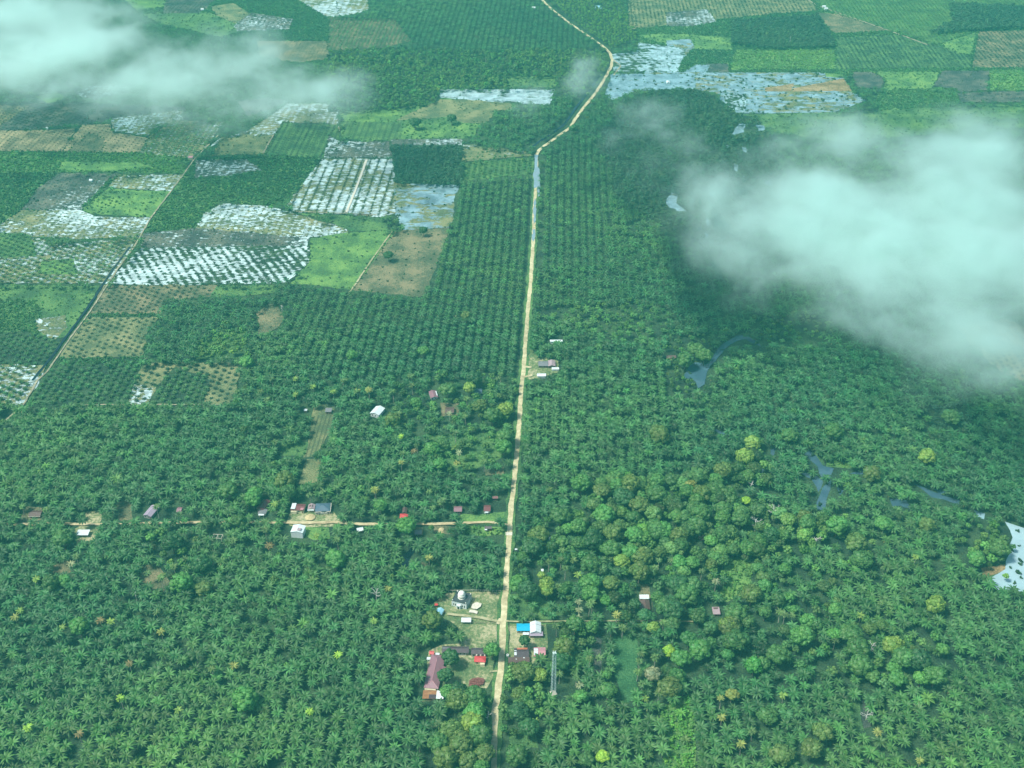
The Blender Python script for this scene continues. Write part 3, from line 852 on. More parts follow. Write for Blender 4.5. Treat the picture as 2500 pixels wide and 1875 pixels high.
ribbon("path", W(src((880, 515), (925, 420), (952, 395))[0:0] + crop(720, 380, T)((870, 970), (1000, 650), (1120, 330), (1210, 80))), 3.2, M['concrete'], ZR + 0.22, track=False)
ribbon("path", W(crop(720, 380, T)((0, 950), (800, 985), (1380, 1010))), 2.0, M['track'], ZR + 0.24, track=False)
ribbon("path", W(c3((760, -40), (900, 40), (1100, 110), (1330, 190), (1600, 290))), 3.5, M['track'], ZR + 0.24, track=False)
ribbon("path", W(c4((500, 1012), (1000, 1010), (1400, 1012))), 1.6, M['track'], ZR + 0.24, track=False)
# flooded stretches of the road
for a in (((1256, 985), (1250, 1040), (1252, 1080)), ((1252, 1080), (1262, 1120), (1258, 1190))):
    pass
sheet("puddle", W(c2((1243, 985), (1268, 985), (1265, 1060), (1282, 1110), (1278, 1170), (1280, 1240), (1268, 1250), (1262, 1190), (1240, 1195), (1235, 1130), (1245, 1070))), 'puddle', ZR + 0.31)
sheet("puddle", W(c2((1236, 1290), (1250, 1260), (1254, 1290), (1252, 1400), (1240, 1420), (1234, 1350))), 'puddle', ZR + 0.31)
sheet("puddle", W(c2((1232, 1460), (1246, 1455), (1248, 1510), (1238, 1535), (1228, 1520))), 'puddle', ZR + 0.31)

# ------------------------------------------------------------------ foliage prototypes (numpy)
def proto(verts, faces, shade):
    v = np.array(verts, dtype=np.float64)
    tot = np.array([len(f) for f in faces], dtype=np.int32)
    loops = np.concatenate([np.array(f, dtype=np.int32) for f in faces])
    return dict(v=v, loops=loops, tot=tot, shade=np.array(shade, dtype=np.float64))


def palm_crown(seed, nf, segs, Rr=5.0, coco=False):
    r = np.random.default_rng(seed)
    V, F, SH = [], [], []
    for i in range(nf):
        az = i * 2.39996 + r.uniform(-0.25, 0.25)
        q = (i + 0.5) / nf
        e0 = math.radians(72 - 62 * q + r.uniform(-7, 7))
        if coco:
            e0 = math.radians(62 - 85 * q + r.uniform(-8, 8))
        droop = math.radians(r.uniform(78, 108) if not coco else r.uniform(60, 85))
        L = Rr * (1.16 if not coco else 0.98) * r.uniform(0.85, 1.08) * (0.8 + 0.3 * math.sin(math.pi * min(1, q + 0.15)))
        wmax = 0.68 * r.uniform(0.85, 1.15) * (Rr / 5)
        ca, sa = math.cos(az), math.sin(az)
        x = z = 0.0
        base = len(V)
        prof = {3: (0.25, 1.0, 0.85, 0.1), 2: (0.35, 1.15, 0.12), 4: (0.2, 0.95, 1.05, 0.75, 0.06)}[segs]
        twist = r.uniform(-0.35, 0.35)
        fs = r.uniform(0.75, 1.25)
        col = (fs * r.uniform(0.92, 1.1), fs, fs * r.uniform(0.9, 1.08))
        if q > 0.85 and r.random() < 0.16:
            col = (fs * 2.2, fs * 0.95, fs * 1.1)
        for s in range(segs + 1):
            t = s / segs
            w = wmax * prof[s]
            el = e0 - droop * t
            sag = w * (0.55 + 0.25 * t)
            for side in (-1, 0, 1):
                lx, lz = x, z - (sag * abs(side)) + side * w * twist
                px, py = lx * ca - side * w * sa, lx * sa + side * w * ca
                V.append((px, py, lz))
                SH.append(col)
            if s < segs:
                st = L / segs
                em = e0 - droop * (t + 0.5 / segs)
                x += st * math.cos(em)
                z += st * math.sin(em)
        for s in range(segs):
            a = base + s * 3
            F.append((a, a + 1, a + 4, a + 3))
            F.append((a + 1, a + 2, a + 5, a + 4))
    return proto(V, F, SH)


ICO_V = None


def ico(sub):
    import bmesh
    bm = bmesh.new()
    bmesh.ops.create_icosphere(bm, subdivisions=sub, radius=1.0)
    v = np.array([tuple(x.co) for x in bm.verts])
    f = [tuple(x.index for x in fc.verts) for fc in bm.faces]
    bm.free()
    return v, f


ICO1, ICO2 = ico(1), ico(2)


def tree_crown(seed, clumps, cards, sub, flat=0.75, Rr=5.0, csize=0.75, open_=0.0):
    """Rounded clumps round a dome, each roughened, with leaf-sprig faces on top of them. Crown centre at z = 0."""
    r = np.random.default_rng(seed)
    iv, ifc = ICO1 if sub == 1 else ICO2
    V, F, SH = [], [], []
    cent = []
    for i in range(clumps):
        q = (i + 0.5) / clumps
        th = i * 2.39996 + r.uniform(-0.3, 0.3)
        up = 1 - 1.45 * q
        rad = math.sqrt(max(0.0, 1 - up * up)) if up > -0.2 else 0.9
        cr = Rr * r.uniform(0.26, 0.42) * (1.1 if q < 0.3 else 1)
        dist = Rr * 0.72 * r.uniform(0.85, 1.12)
        c = np.array([dist * rad * math.cos(th), dist * rad * math.sin(th), dist * flat * up])
        cent.append((c, cr))
    cent.append((np.array([0, 0, -0.1 * Rr]), Rr * 0.55))
    for ci, (c, cr) in enumerate(cent):
        base = len(V)
        sh = r.uniform(0.78, 1.2)
        tone = (sh * r.uniform(0.9, 1.18), sh, sh * r.uniform(0.88, 1.1))
        nv = r.normal(size=3)
        for p in iv:
            k = 1 + 0.24 * math.sin(5 * (p @ nv) + ci) + r.uniform(-0.2, 0.2)
            V.append(tuple(c + p * cr * k * np.array([1, 1, 0.82])))
            s2 = r.uniform(0.88, 1.12)
            SH.append(tuple(t * s2 for t in tone))
        F += [tuple(base + j for j in f) for f in ifc]
    for i in range(cards):
        c, cr = cent[r.integers(0, len(cent) - 1)]
        d = r.normal(size=3)
        d[2] = abs(d[2]) * 0.9 + 0.05 if r.random() < 0.8 else d[2]
        d /= np.linalg.norm(d)
        p = c + d * cr * r.uniform(0.92, 1.22) * np.array([1, 1, 0.85])
        n = d + r.normal(size=3) * 0.55
        n /= np.linalg.norm(n)
        u = np.cross(n, r.normal(size=3))
        u /= np.linalg.norm(u)
        w = np.cross(n, u)
        s = csize * r.uniform(0.5, 1.1)
        base = len(V)
        sh = r.uniform(0.7, 1.35)
        for a, b_ in ((-1, -0.5), (0.7, -0.8), (1.1, 0.5), (-0.6, 0.9)):
            V.append(tuple(p + u * s * a * 0.6 + w * s * b_ * 0.6))
            SH.append((sh * 1.03, sh, sh * 0.95))
        F.append((base, base + 1, base + 2, base + 3))
    return proto(V, F, SH)


def trunk_proto(h, r0, r1, sides=6, lean=0.0):
    m = MB().tube([(0, 0, 0), (lean * h * 0.3, 0, h * 0.5), (lean * h, 0, h)], [r0, (r0 + r1) / 2, r1], sides)
    return m


PALM_HI = [palm_crown(100 + i, 30, 4) for i in range(9)]
PALM_MID = [palm_crown(200 + i, 27, 3) for i in range(12)]
PALM_LO = [palm_crown(300 + i, 12, 2) for i in range(6)]
COCO = [palm_crown(400 + i, 24, 4, 4.2, True) for i in range(4)]
TREE_HI = [tree_crown(500 + i, 22, 900, 2, flat=(0.6, 0.75, 0.95)[i % 3]) for i in range(6)]
TREE_MID = [tree_crown(600 + i, 13, 150, 1, flat=(0.6, 0.75, 0.95)[i % 3], csize=0.95) for i in range(8)]
TREE_LO = [tree_crown(700 + i, 7, 30, 1, flat=(0.6, 0.8, 1.0)[i % 3], csize=1.5) for i in range(6)]
BUSH = [tree_crown(800 + i, 3, 10, 1, flat=0.6, Rr=1.6, csize=0.7) for i in range(6)]

TINT = {  # base albedo
    'palm': ((0.036, 0.132, 0.040), 0.20), 'palm_dk': ((0.018, 0.062, 0.032), 0.14), 'palm_br': ((0.056, 0.175, 0.044), 0.20),
    'tree': ((0.062, 0.178, 0.044), 0.30), 'tree_br': ((0.075, 0.215, 0.048), 0.22), 'tree_tl': ((0.034, 0.112, 0.054), 0.18),
    'bush': ((0.038, 0.145, 0.044), 0.2), 'bush_dk': ((0.026, 0.085, 0.040), 0.2), 'bush_br': ((0.080, 0.240, 0.050), 0.22),
    'bush_vv': ((0.095, 0.310, 0.050), 0.2), 'bright': ((0.070, 0.240, 0.055), 0.05), 'yellow': ((0.150, 0.300, 0.055), 0.05),
    'vivid': ((0.200, 0.430, 0.045), 0.05), 'olive': ((0.082, 0.170, 0.042), 0.08), 'dark': ((0.032, 0.115, 0.038), 0.08),
    'green': ((0.055, 0.165, 0.044), 0.10), 'pale': ((0.200, 0.300, 0.150), 0.08), 'gold': ((0.180, 0.260, 0.062), 0.05),
    'coco': ((0.080, 0.180, 0.052), 0.15), 'orange': ((0.150, 0.150, 0.055), 0.05),
}


def tint_of(key, n=1, yellow=0.0):
    base, var = TINT[key]
    t = np.array(base)[None, :] * (1 + rng.normal(0, var, (n, 1)))
    t = t * (1 + rng.normal(0, var * 0.3, (n, 3))) * np.array([1.32, 1.12, 1.08])
    if yellow:
        m = rng.random(n) < yellow
        t[m] *= np.array([1.5, 1.3, 1.0])
    return np.clip(t, 0.008, 0.6)


# ------------------------------------------------------------------ scatter
def in_poly(poly, x, y):
    inside = np.zeros(len(x), bool)
    k = len(poly)
    j = k - 1
    for i in range(k):
        xi, yi, xj, yj = poly[i][0], poly[i][1], poly[j][0], poly[j][1]
        if yi != yj:
            cond = ((yi > y) != (yj > y)) & (x < (xj - xi) * (y - yi) / (yj - yi) + xi)
            inside ^= cond
        j = i
    return inside


def seg_dist(pts, x, y):
    best = np.full(len(x), 1e9)
    for i in range(len(pts) - 1):
        ax, ay = pts[i]
        bx, by = pts[i + 1]
        dx, dy = bx - ax, by - ay
        L2 = dx * dx + dy * dy + 1e-9
        t = np.clip(((x - ax) * dx + (y - ay) * dy) / L2, 0, 1)
        best = np.minimum(best, np.hypot(x - ax - t * dx, y - ay - t * dy))
    return best


EXCL = []     # (x, y, rx, front, back) kept free round buildings
PLACED = []   # filled by the named trees: (x, y, r)

# ------------------------------------------------------------------ buildings
LM = []       # landmarks: (phrase, x, y)


def excl(x, y, rx, front, back):
    EXCL.append((x, y, rx, front, back))


def house(u, v, wpx, dpx, h, roof, rc, label, name="house", cat="house", wall='cream_wall', rot=0.0, over=0.5, rise=None,
          wins=2, posts=False, land=None, group=None, front=None, m=None, zbase=0.0, free=True):
    """One building; (u, v) = photo pixel of the middle of its roof; wpx, dpx = roof size in photo pixels (m = (w, d) in metres)."""
    rise = {'gx': 1.1, 'gy': 1.3, 'hip': 1.5, 'flat': 0.0, 'shed': 0.5}[roof] if rise is None else rise
    zc = h + rise * 0.5
    p = P(u, v, zc)
    kz = (CAM_H - zc) / CAM_H
    w, d = m if m else (wpx / S(v) * kz, dm(v, dpx) * kz)
    w, d = max(w, 2.0), max(d, 1.8)
    o = empty(name, (p.x, p.y, zbase), math.radians(rot), label, cat, group)
    X, Y = w / 2, d / 2
    wx, wy = max(0.8, X - over), max(0.7, Y - over)
    t = 0.14
    wm = M[wall]
    if posts:
        for sx in (-1, 1):
            for sy in (-1, 1):
                MB().box(sx * wx - 0.12, sx * wx + 0.12, sy * wy - 0.12, sy * wy + 0.12, 0, h - 0.02).build("post", wm, o)
    else:
        b = MB().box(-wx, wx, -wy, wy, 0, h - 0.03)
        if roof == 'gx':
            for s in (-1, 1):
                b.slab([(s * wx, -wy, h), (s * wx, wy, h), (s * wx, 0, h + rise * wy / Y)], 0.01) if False else b.poly([(s * wx, -wy, h - 0.03), (s * wx, wy, h - 0.03), (s * wx, 0, h + rise * (wy / Y) - 0.25)])
        if roof == 'gy':
            for s in (-1, 1):
                b.poly([(-wx, s * wy, h - 0.03), (wx, s * wy, h - 0.03), (0, s * wy, h + rise * (wx / X) - 0.25)])
        b.build("wall", wm, o)
        for k in range(wins):
            cx = -wx + (k + 0.6) * (2 * wx) / (wins + 0.6)
            ww = min(0.55, wx * 0.3)
            MB().box(cx - ww, cx + ww, -wy - 0.06, -wy + 0.02, h * 0.38, h * 0.75).build("window", M['glass'], o)
        if wins:
            cx = wx - min(0.9, wx * 0.35)
            MB().box(cx - 0.45, cx + 0.45, -wy - 0.05, -wy + 0.02, 0.02, min(2.05, h * 0.75)).build("door", M['door'], o)
    rm = M['roof_' + rc]
    r = MB()
    if roof == 'flat':
        r.slab([(-X, -Y, h + t), (X, -Y, h + t), (X, Y, h + t + 0.05), (-X, Y, h + t + 0.05)], t)
    elif roof == 'shed':
        r.slab([(-X, -Y, h + t), (X, -Y, h + t), (X, Y, h + rise + t), (-X, Y, h + rise + t)], t)
    elif roof == 'gx':
        r.slab([(-X, -Y, h + t - 0.1), (X, -Y, h + t - 0.1), (X, 0, h + rise + t), (-X, 0, h + rise + t)], t)
        r.slab([(-X, 0.004, h + rise + t), (X, 0.004, h + rise + t), (X, Y, h + t - 0.1), (-X, Y, h + t - 0.1)], t)
    elif roof == 'gy':
        r.slab([(-X, -Y, h + t - 0.1), (0, -Y, h + rise + t), (0, Y, h + rise + t), (-X, Y, h + t - 0.1)], t)
        r.slab([(0.004, -Y, h + rise + t), (X, -Y, h + t - 0.1), (X, Y, h + t - 0.1), (0.004, Y, h + rise + t)], t)
    elif roof == 'hip':
        e = h + t - 0.1
        q = h + rise + t
        if X >= Y:
            a, b2 = (-(X - Y), 0, q), (X - Y, 0, q)
            r.slab([(-X, -Y, e), (X, -Y, e), b2, a], t).slab([(X, Y, e), (-X, Y, e), a, b2], t)
            r.slab([(X, -Y, e), (X, Y, e), b2], t).slab([(-X, Y, e), (-X, -Y, e), a], t)
        else:
            a, b2 = (0, -(Y - X), q), (0, Y - X, q)
            r.slab([(X, -Y, e), (X, Y, e), b2, a], t).slab([(-X, Y, e), (-X, -Y, e), a, b2], t)
            r.slab([(-X, -Y, e), (X, -Y, e), a], t).slab([(X, Y, e), (-X, Y, e), b2], t)
    ro = r.build("roof", rm, o)
    if free:
        back = 1.0
        fr = (front if front is not None else h + 3.0)
        excl(p.x, p.y, X + 1.5, Y + fr, Y + back)
    if land:
        LM.append((land, p.x, p.y))
    o['_w'], o['_d'], o['_h'] = w, d, h
    return o, w, d


def patch(o, x0, x1, y0, y1, z, mat, name="roof_panel", label=None, slope=0.0):
    r = MB().slab([(x0, y0, z), (x1, y0, z), (x1, y1, z + slope), (x0, y1, z + slope)], 0.05).build(name, M[mat], o)
    if label:
        r['label'] = label
    return r


def ridge(o, a, b, mat='roof_white'):
    return MB().bar(a, b, 0.12).build("ridge_cap", M[mat], o)


# mosque -------------------------------------------------------------------
def mosque():
    base = P(1030 + 655 * T, 1400 + 500 * T, 0.0)
    u0, v0 = 1030 + 672 * T, 1400 + 405 * T
    p = P(u0, v0, 5.6)
    o = empty("mosque", (p.x, p.y, 0), math.radians(-19), "white mosque with dark flat roof and tiered white dome", "mosque")
    w, h = 6.2, 5.6
    MB().box(-w, w, -w, w, 0, h).build("wall", M['white_wall'], o)
    MB().box(-w + .25, w - .25, -w + .25, w - .25, h, h + 0.12).build("roof", M['flat_roof'], o)
    pr = MB()
    pr.box(-w - .1, w + .1, -w - .1, -w + .2, h + .003, h + .5).box(-w - .1, w + .1, w - .2, w + .1, h + .003, h + .5)
    pr.box(-w - .1, -w + .2, -w + .2, w - .2, h + .003, h + .5).box(w - .2, w + .1, -w + .2, w - .2, h + .003, h + .5)
    pr.build("parapet", M['flat_roof'], o)
    for sx in (-1, 1):
        for sy in (-1, 1):
            c = MB().tube([(sx * (w - .6), sy * (w - .6), h + .12), (sx * (w - .6), sy * (w - .6), h + .9), (sx * (w - .6), sy * (w - .6), h + 1.5)], [0.5, 0.45, 0.05], 8)
            c.build("corner_dome", M['dome'], o)
    # porch with arch, columns on walls
    MB().box(-1.6, 1.6, -w - 1.7, -w - .003, 0, 3.6).build("porch", M['white_wall'], o)
    MB().box(-.8, .8, -w - 1.78, -w - 1.702, 0, 2.6).build("doorway", M['glass'], o)
    for k in range(4):
        cx = (-4.6, -2.9, 2.9, 4.6)[k]
        MB().box(cx - .4, cx + .4, -w - .06, -w + .02, 1.4, 3.4).build("window", M['glass'], o)
        MB().box(w - .02, w + .06, cx - .4, cx + .4, 1.4, 3.4).build("window", M['glass'], o)
    for k in range(7):
        cx = -w + k * 2 * w / 6
        if abs(cx) > 1.7:
            MB().box(cx - .16, cx + .16, -w - .14, -w - .063, 0, h - .1).build("pilaster", M['dome'], o)
        MB().box(w + .063, w + .14, cx - .16, cx + .16, 0, h - .1).build("pilaster", M['dome'], o)
    # drum: ring of columns, two tiers
    r = 3.0
    dr = MB().tube([(0, 0, h + .12), (0, 0, h + .5)], [r + .15, r + .15], 24)
    dr.build("drum_base", M['dome'], o)
    MB().tube([(0, 0, h + .5), (0, 0, h + 2.6)], [r - .9, r - .9], 20).build("drum_core", M['cream_wall'], o)
    for k in range(12):
        a = 2 * math.pi * k / 12
        x, y = (r - .25) * math.cos(a), (r - .25) * math.sin(a)
        MB().tube([(x, y, h + .5), (x, y, h + 2.6)], [.26, .26], 6).build("column", M['dome'], o)
    MB().tube([(0, 0, h + 2.6), (0, 0, h + 2.95), (0, 0, h + 3.0), (0, 0, h + 4.0)], [r + .1, r + .1, r - .55, r - .6], 24).build("drum_top", M['dome'], o)
    zs = [(math.sin(t) * 2.7, math.cos(t) * 2.75) for t in np.linspace(0, math.pi / 2 * .97, 9)]
    MB().tube([(0, 0, h + 4.0 + z) for z, rr in zs], [rr for z, rr in zs], 24).build("dome", M['dome'], o, True)
    f = MB().tube([(0, 0, h + 6.6), (0, 0, h + 7.2), (0, 0, h + 8.1)], [.22, .12, .03], 6)
    f.build("finial", M['galv'], o)
    excl(p.x, p.y, 10, 16, 9)
    LM.append(("the white mosque", p.x, p.y))
    q = P(1030 + 620 * T, 1400 + 645 * T)
    # rubble heaps and slabs beside it
    for lab, pts in (("broken pale concrete slab with gaps right of the mosque", ((830, 600), (850, 540), (920, 500), (1010, 530), (990, 580), (930, 620), (870, 615))),
                     ("pale concrete strip in the grass below the broken slab", ((790, 675), (810, 630), (900, 640), (945, 660), (930, 700), (860, 680)))):
        ww = W(ea(*pts))
        c = sum((x for x in ww), Vector()) / len(ww)
        m_ = MB()
        m_.slab([tuple(x - c + Vector((0, 0, .35))) for x in reversed(ww)], .3) if False else m_.slab([tuple(x - c + Vector((0, 0, ZR + .35))) for x in ww], .3)
        s_ = m_.build("concrete_slab", M['concrete'])
        s_.location = c
        props(s_, lab, "concrete slab")
    excl(q.x, q.y, 9, 6, 6)


mosque()

# white open shed, its roof reads as a white panel
house(1138.2, 1513.6, 24, 10.5, 2.6, 'shed', 'white', "flat white roofed open shed in the grass below the mosque", "shed", "shed", 'grey_wall', posts=True, land="the flat white shed below the mosque", rise=0.3)
o, w, d = house(1073, 1491, 17, 14, 3.0, 'gy', 'ltblue', "small light blue gabled house at the left edge of the mosque lot", wall='white_wall', rot=-20, land="the small light blue house left of the mosque")
house(1065, 1476, 8, 5, 2.4, 'flat', 'red', "tiny red roofed hut behind the small light blue house", "hut", "hut", 'wood_wall', wins=0)
o, w, d = house(1112, 1584.5, 66, 16, 3.2, 'gx', 'dark', "long dark roofed row building behind the school yard trees", "row_house", wall='grey_wall', rot=-1.5, wins=6, land="the long dark roofed row building", front=3)
patch(o, -w * .5 + .4, -w * .5 + 6, -.6, .6, 4.62, 'roof_grey')
o, w, d = house(1167.8, 1588.3, 35, 16, 3.3, 'gx', 'dark', "dark roofed hall joined to the right end of the long row", "row_house", wall='grey_wall', rot=-1.5, wins=3, land="the dark hall beside the road", front=3)
o, w, d = house(1172, 1608, 28, 15, 3.2, 'hip', 'red', "small house with bright red hipped roof and cream walls by the school yard", wall='cream_wall', rot=-3, land="the bright red roofed house", rise=1.0)
for k in range(3):
    MB().box(-w / 2 + 1.0 + k * (w - 2.6) / 2, -w / 2 + 2.0 + k * (w - 2.6) / 2, d / 2 - .3, d / 2 + .6, 3.0, 4.2).build("water_tank", M['concrete'], o)
MB().box(.4, w / 2 - .6, -d / 2 - 1.6, -d / 2 + .45, 0, 2.6).build("porch", M['cream_wall'], o)
# long mauve school building
pa, pb = P(1068.3, 1604, 5.2), P(1056, 1659, 5.2)
L_ = (pa - pb).length + 11
ang = math.degrees(math.atan2((pa - pb).x, (pa - pb).y))
mid = (pa + pb) / 2 + (pb - pa).normalized() * 1.6
um, vm = to_px(mid.x, mid.y, 4.6)
o, w, d = house(um, vm, 0, 0, 3.6, 'hip', 'mauve', "long mauve hip roofed school building with cream end wall", "school_building", "school", 'cream_wall', rot=-ang, m=(11.0, L_), rise=2.2, land="the long mauve roofed school", wins=0, front=8)
ridge(o, (0, -(L_ / 2 - 5.5), 5.98), (0, L_ / 2 - 5.5, 5.98), 'roof_pink')
for sx in (-1, 1):
    ridge(o, (0, -(L_ / 2 - 5.5), 5.9), (sx * 5.4, -L_ / 2 + .1, 3.78), 'roof_pink')
MB().box(-4.6, 3.6, -L_ / 2 - .9, -L_ / 2 + .45, 0, 2.9).build("end_wall", M['cream_wall'], o)
for k in range(6):
    MB().box(5.0 - .02, 5.0 + .07, -L_ / 2 + 3 + k * 4.6, -L_ / 2 + 4.6 + k * 4.6, 1.2, 2.5).build("window", M['glass'], o)
g = MB().slab([(5.3, 1.5, 3.75), (8.0, 1.5, 3.5), (8.0, 5.5, 3.5), (5.3, 5.5, 3.75)], .12).build("porch_roof", M['roof_mauve'], o)
o, w, d = house(1058, 1696, 52, 20, 2.6, 'shed', 'rust', "rust streaked sheet roof behind trees at the near end of the school", "shed", "shed", 'wood_wall', wins=0, rot=-2, land="the rusty sheet roof", front=2, rise=.4)
patch(o, w * .5 - 5.6, w * .5 - .1, -d / 2 + .1, d / 2 - .2, 2.86, 'roof_white', label="white sheets at the right end of the rusty roof", slope=.38)
patch(o, -w * .2, w * .14, -d / 2 + .1, 0, 2.86, 'roof_dark', label="dark sheets in the middle of the rusty roof", slope=.2)
house(1054, 1592, 12, 9, 2.8, 'gx', 'red', "small faded red roofed hut behind the top end of the school", "hut", "hut", 'cream_wall', wins=1, front=1)
house(1068, 1596.5, 10, 5, 2.2, 'flat', 'white', "small white flat topped hut between the school and the dark row", "hut", "hut", 'white_wall', wins=0, front=0)
house(1048.5, 1607.5, 13, 6, 2.4, 'flat', 'white', "small white flat topped hut left of the school ridge end", "hut", "hut", 'white_wall', wins=0, front=0)
# heap of tiles
ct = P(1030 + 925 * T, 1560 + 752 * T)
hm = MB()
hv = W(eb((790, 830), (800, 720), (860, 685), (940, 670), (1040, 680), (1060, 720), (1040, 780), (960, 800), (880, 800)))
hm.slab([tuple(x - ct + Vector((0, 0, ZR + .5))) for x in hv], .45)
for k in range(60):
    a, rr = random.uniform(0, 6.28), random.uniform(0, 1) ** .5
    x, y = math.cos(a) * rr * 5.0, math.sin(a) * rr * 4.4
    s = random.uniform(.25, .6)
    hm.box(x - s, x + s, y - s * .5, y + s * .5, ZR + .5 + k * .002, ZR + .75 + random.uniform(0, .3))
ho = hm.build("tile_heap", M['tile_red'])
ho.location = ct
props(ho, "flat heap of reddish brown tiles on the school yard grass", "heap")
excl(ct.x, ct.y, 6, 6, 5)
# right of the road
o, w, d = house(1277.7, 1530.6, 33, 18, 3.2, 'gx', 'blue', "low building under a bright blue roof beside the road", "blue_roofed_hall", "building", 'grey_wall', land="the bright blue roof", rise=.5, wins=3)
o, w, d = house(1307.6, 1530, 27, 26, 4.3, 'gy', 'white', "tall house with white gabled sheet roof joined to the blue roof", wall='white_wall', land="the white gabled house by the blue roof", rise=1.9, wins=2)
MB().bar((-w / 2 + .3, d * .18, 4.62), (0, d * .18, 6.42), .07).build("roof_seam", M['roof_grey'], o)
MB().bar((w / 2 - .3, d * .18, 4.62), (0, d * .18, 6.42), .07).build("roof_seam", M['roof_grey'], o)
house(1309, 1547.5, 33, 9, 2.8, 'shed', 'lilac', "mauve lean-to roof along the front of the white gabled house", "lean_to", "shed", 'wood_wall', rise=.6, wins=1)
house(1284, 1547, 15, 6, 2.4, 'flat', 'white', "small pale canopy in front of the bright blue roof", "canopy", "canopy", 'grey_wall', posts=True)
o, w, d = house(1273, 1592, 36, 22, 3.2, 'gx', 'dark', "dark brown roofed wooden house with a white sheet at its left", wall='wood_wall', land="the dark wooden house by the road", wins=2)
patch(o, -w / 2 + .2, -w / 2 + 2.0, -d / 2 + 1, d / 2 - 3.5, 4.3, 'roof_white', label="white sheet on the left end of the dark roof")
patch(o, -w / 2 + 2.4, w / 2 - 1.0, d / 2 - 2.2, d / 2 - .4, 4.1, 'roof_orange', label="orange sheet along the back of the dark roof")
o, w, d = house(1267, 1611.5, 52, 13, 2.8, 'shed', 'brown', "low brownish grey lean-to roof in front of the dark wooden house", "lean_to", "shed", 'wood_wall', wins=3, rise=.5, front=4)
patch(o, -w * .16, -w * .1, d * .1, d * .3, 3.3, 'roof_white')
patch(o, w * .2, w * .27, d * .3, d * .45, 3.45, 'roof_white')
o, w, d = house(1317.5, 1590, 29, 22, 3.0, 'gx', 'pink', "pale pink roofed house at the forest edge below the blue roof", wall='cream_wall', land="the pale pink roofed house", front=4)
patch(o, -w / 2 + .15, -w / 2 + w * .36, -d / 2 + .4, d * .25, 4.2, 'roof_white', label="white sheets on the left of the pink roof")
tp = P(1239, 1603)
tk = empty("water_tank", (tp.x, tp.y, 0), 0, "round white water tank on the verge beside the dark wooden house", "water tank")
MB().tube([(0, 0, 0), (0, 0, 2.0), (0, 0, 2.3)], [1.15, 1.15, .5], 16).build("tank", M['dome'], tk)
MB().tube([(0, 0, 2.3), (0, 0, 2.45)], [.35, .3], 10).build("lid", M['glass'], tk)
excl(tp.x, tp.y, 4, 5, 3)
# houses in the trees on the right
o, w, d = house(1574.2, 1470, 24, 34, 3.2, 'gy', 'brown', "brown roofed house with white far end, alone among trees right of the road", wall='wood_wall', land="the lone brown and white house in the trees")
patch(o, -w / 2 + .1, w / 2 - .1, d * .18, d / 2 - .1, 4.66, 'roof_white', label="white far end of the roof")
o, w, d = house(1748.4, 1491, 18, 18, 2.8, 'flat', 'pinkgrey', "small pinkish grey flat roof alone among the right hand trees", "hut", "hut", 'wood_wall', wins=1, land="the small pinkish grey hut")
patch(o, -w * .3, w * .3, d * .2, d * .42, 3.05, 'roof_brown')
house(1346, 1313.5, 10, 6, 3.2, 'gy', 'white', "white pointed roof glimpsed between trees below the road junction", "hut", "hut", 'white_wall', wins=0, front=3)
house(1324, 1393, 6, 8, 2.5, 'flat', 'white', "tiny white roofed hut in a gap in the trees right of the road", "hut", "hut", 'white_wall', wins=0)
house(1260, 1341, 6, 3, 2.2, 'flat', 'white', "tiny white shelter on the right verge below the road junction", "shelter", "shelter", 'grey_wall', posts=True)
# along the side road
o, w, d = house(87, 1252, 29, 14, 2.8, 'gx', 'brown', "open wooden house with pale front beam at the far left of the side road", wall='wood_wall', land="the open wooden house at far left")
MB().box(-w / 2, w / 2, -d / 2 - .4, -d / 2 - .1, 2.3, 2.6).build("beam", M['concrete'], o)
o, w, d = house(202.5, 1300, 30, 13, 3.0, 'shed', 'white', "white flat sheet roof on posts on bare ground below the side road", "shed", "shed", 'grey_wall', posts=True, land="the white flat roof at left", rise=.3)
o, w, d = house(369, 1246, 22, 26, 3.0, 'gy', 'lilac', "pale mauve gabled roof half hidden under a palm behind the side road", wall='grey_wall', rot=-16, land="the pale mauve gabled house at left")
house(438, 1243, 12, 12, 2.8, 'gx', 'mauve', "small mauve roofed hut between palms behind the side road", "hut", "hut", 'grey_wall', wins=1)
house(449, 1293.5, 11, 5, 2.4, 'flat', 'white', "small tan and white shelter on bare ground below the side road", "shelter", "shelter", 'wood_wall', posts=True)
fp = P(532, 1316)
fr = empty("unfinished_house", (fp.x, fp.y, 0), math.radians(-4), "unfinished pale concrete house frame without roof among palms", "unfinished house")
for sx in (-4, 0, 4):
    for sy in (-2.5, 2.5):
        MB().box(sx - .15, sx + .15, sy - .15, sy + .15, 0, 3).build("column", M['concrete'], fr)
for a, b_ in (((-4.15, -2.65), (4.15, -2.35)), ((-4.15, 2.35), (4.15, 2.65)), ((-4.15, -2.35), (-3.85, 2.35)), ((3.85, -2.35), (4.15, 2.35)), ((-.15, -2.35), (.15, 2.35))):
    MB().box(a[0], b_[0], a[1], b_[1], 3.003, 3.25).build("beam", M['concrete'], fr)
excl(fp.x, fp.y, 6, 9, 4)
house(642.5, 1231, 20, 24, 3.4, 'gy', 'maroon', "maroon gabled house with pale ridge end, left of the yellowish coconut palm", wall='wood_wall', rot=-18, land="the left maroon gabled house")
house(641, 1248, 20, 12, 2.8, 'gy', 'grey', "grey roofed front wing below the left maroon house", "house_wing", "house", 'cream_wall', rot=-6, rise=.6)
house(638, 1256, 14, 5, 2.6, 'flat', 'white', "white awning on the cream front of the left maroon house", "awning", "awning", 'cream_wall', posts=True)
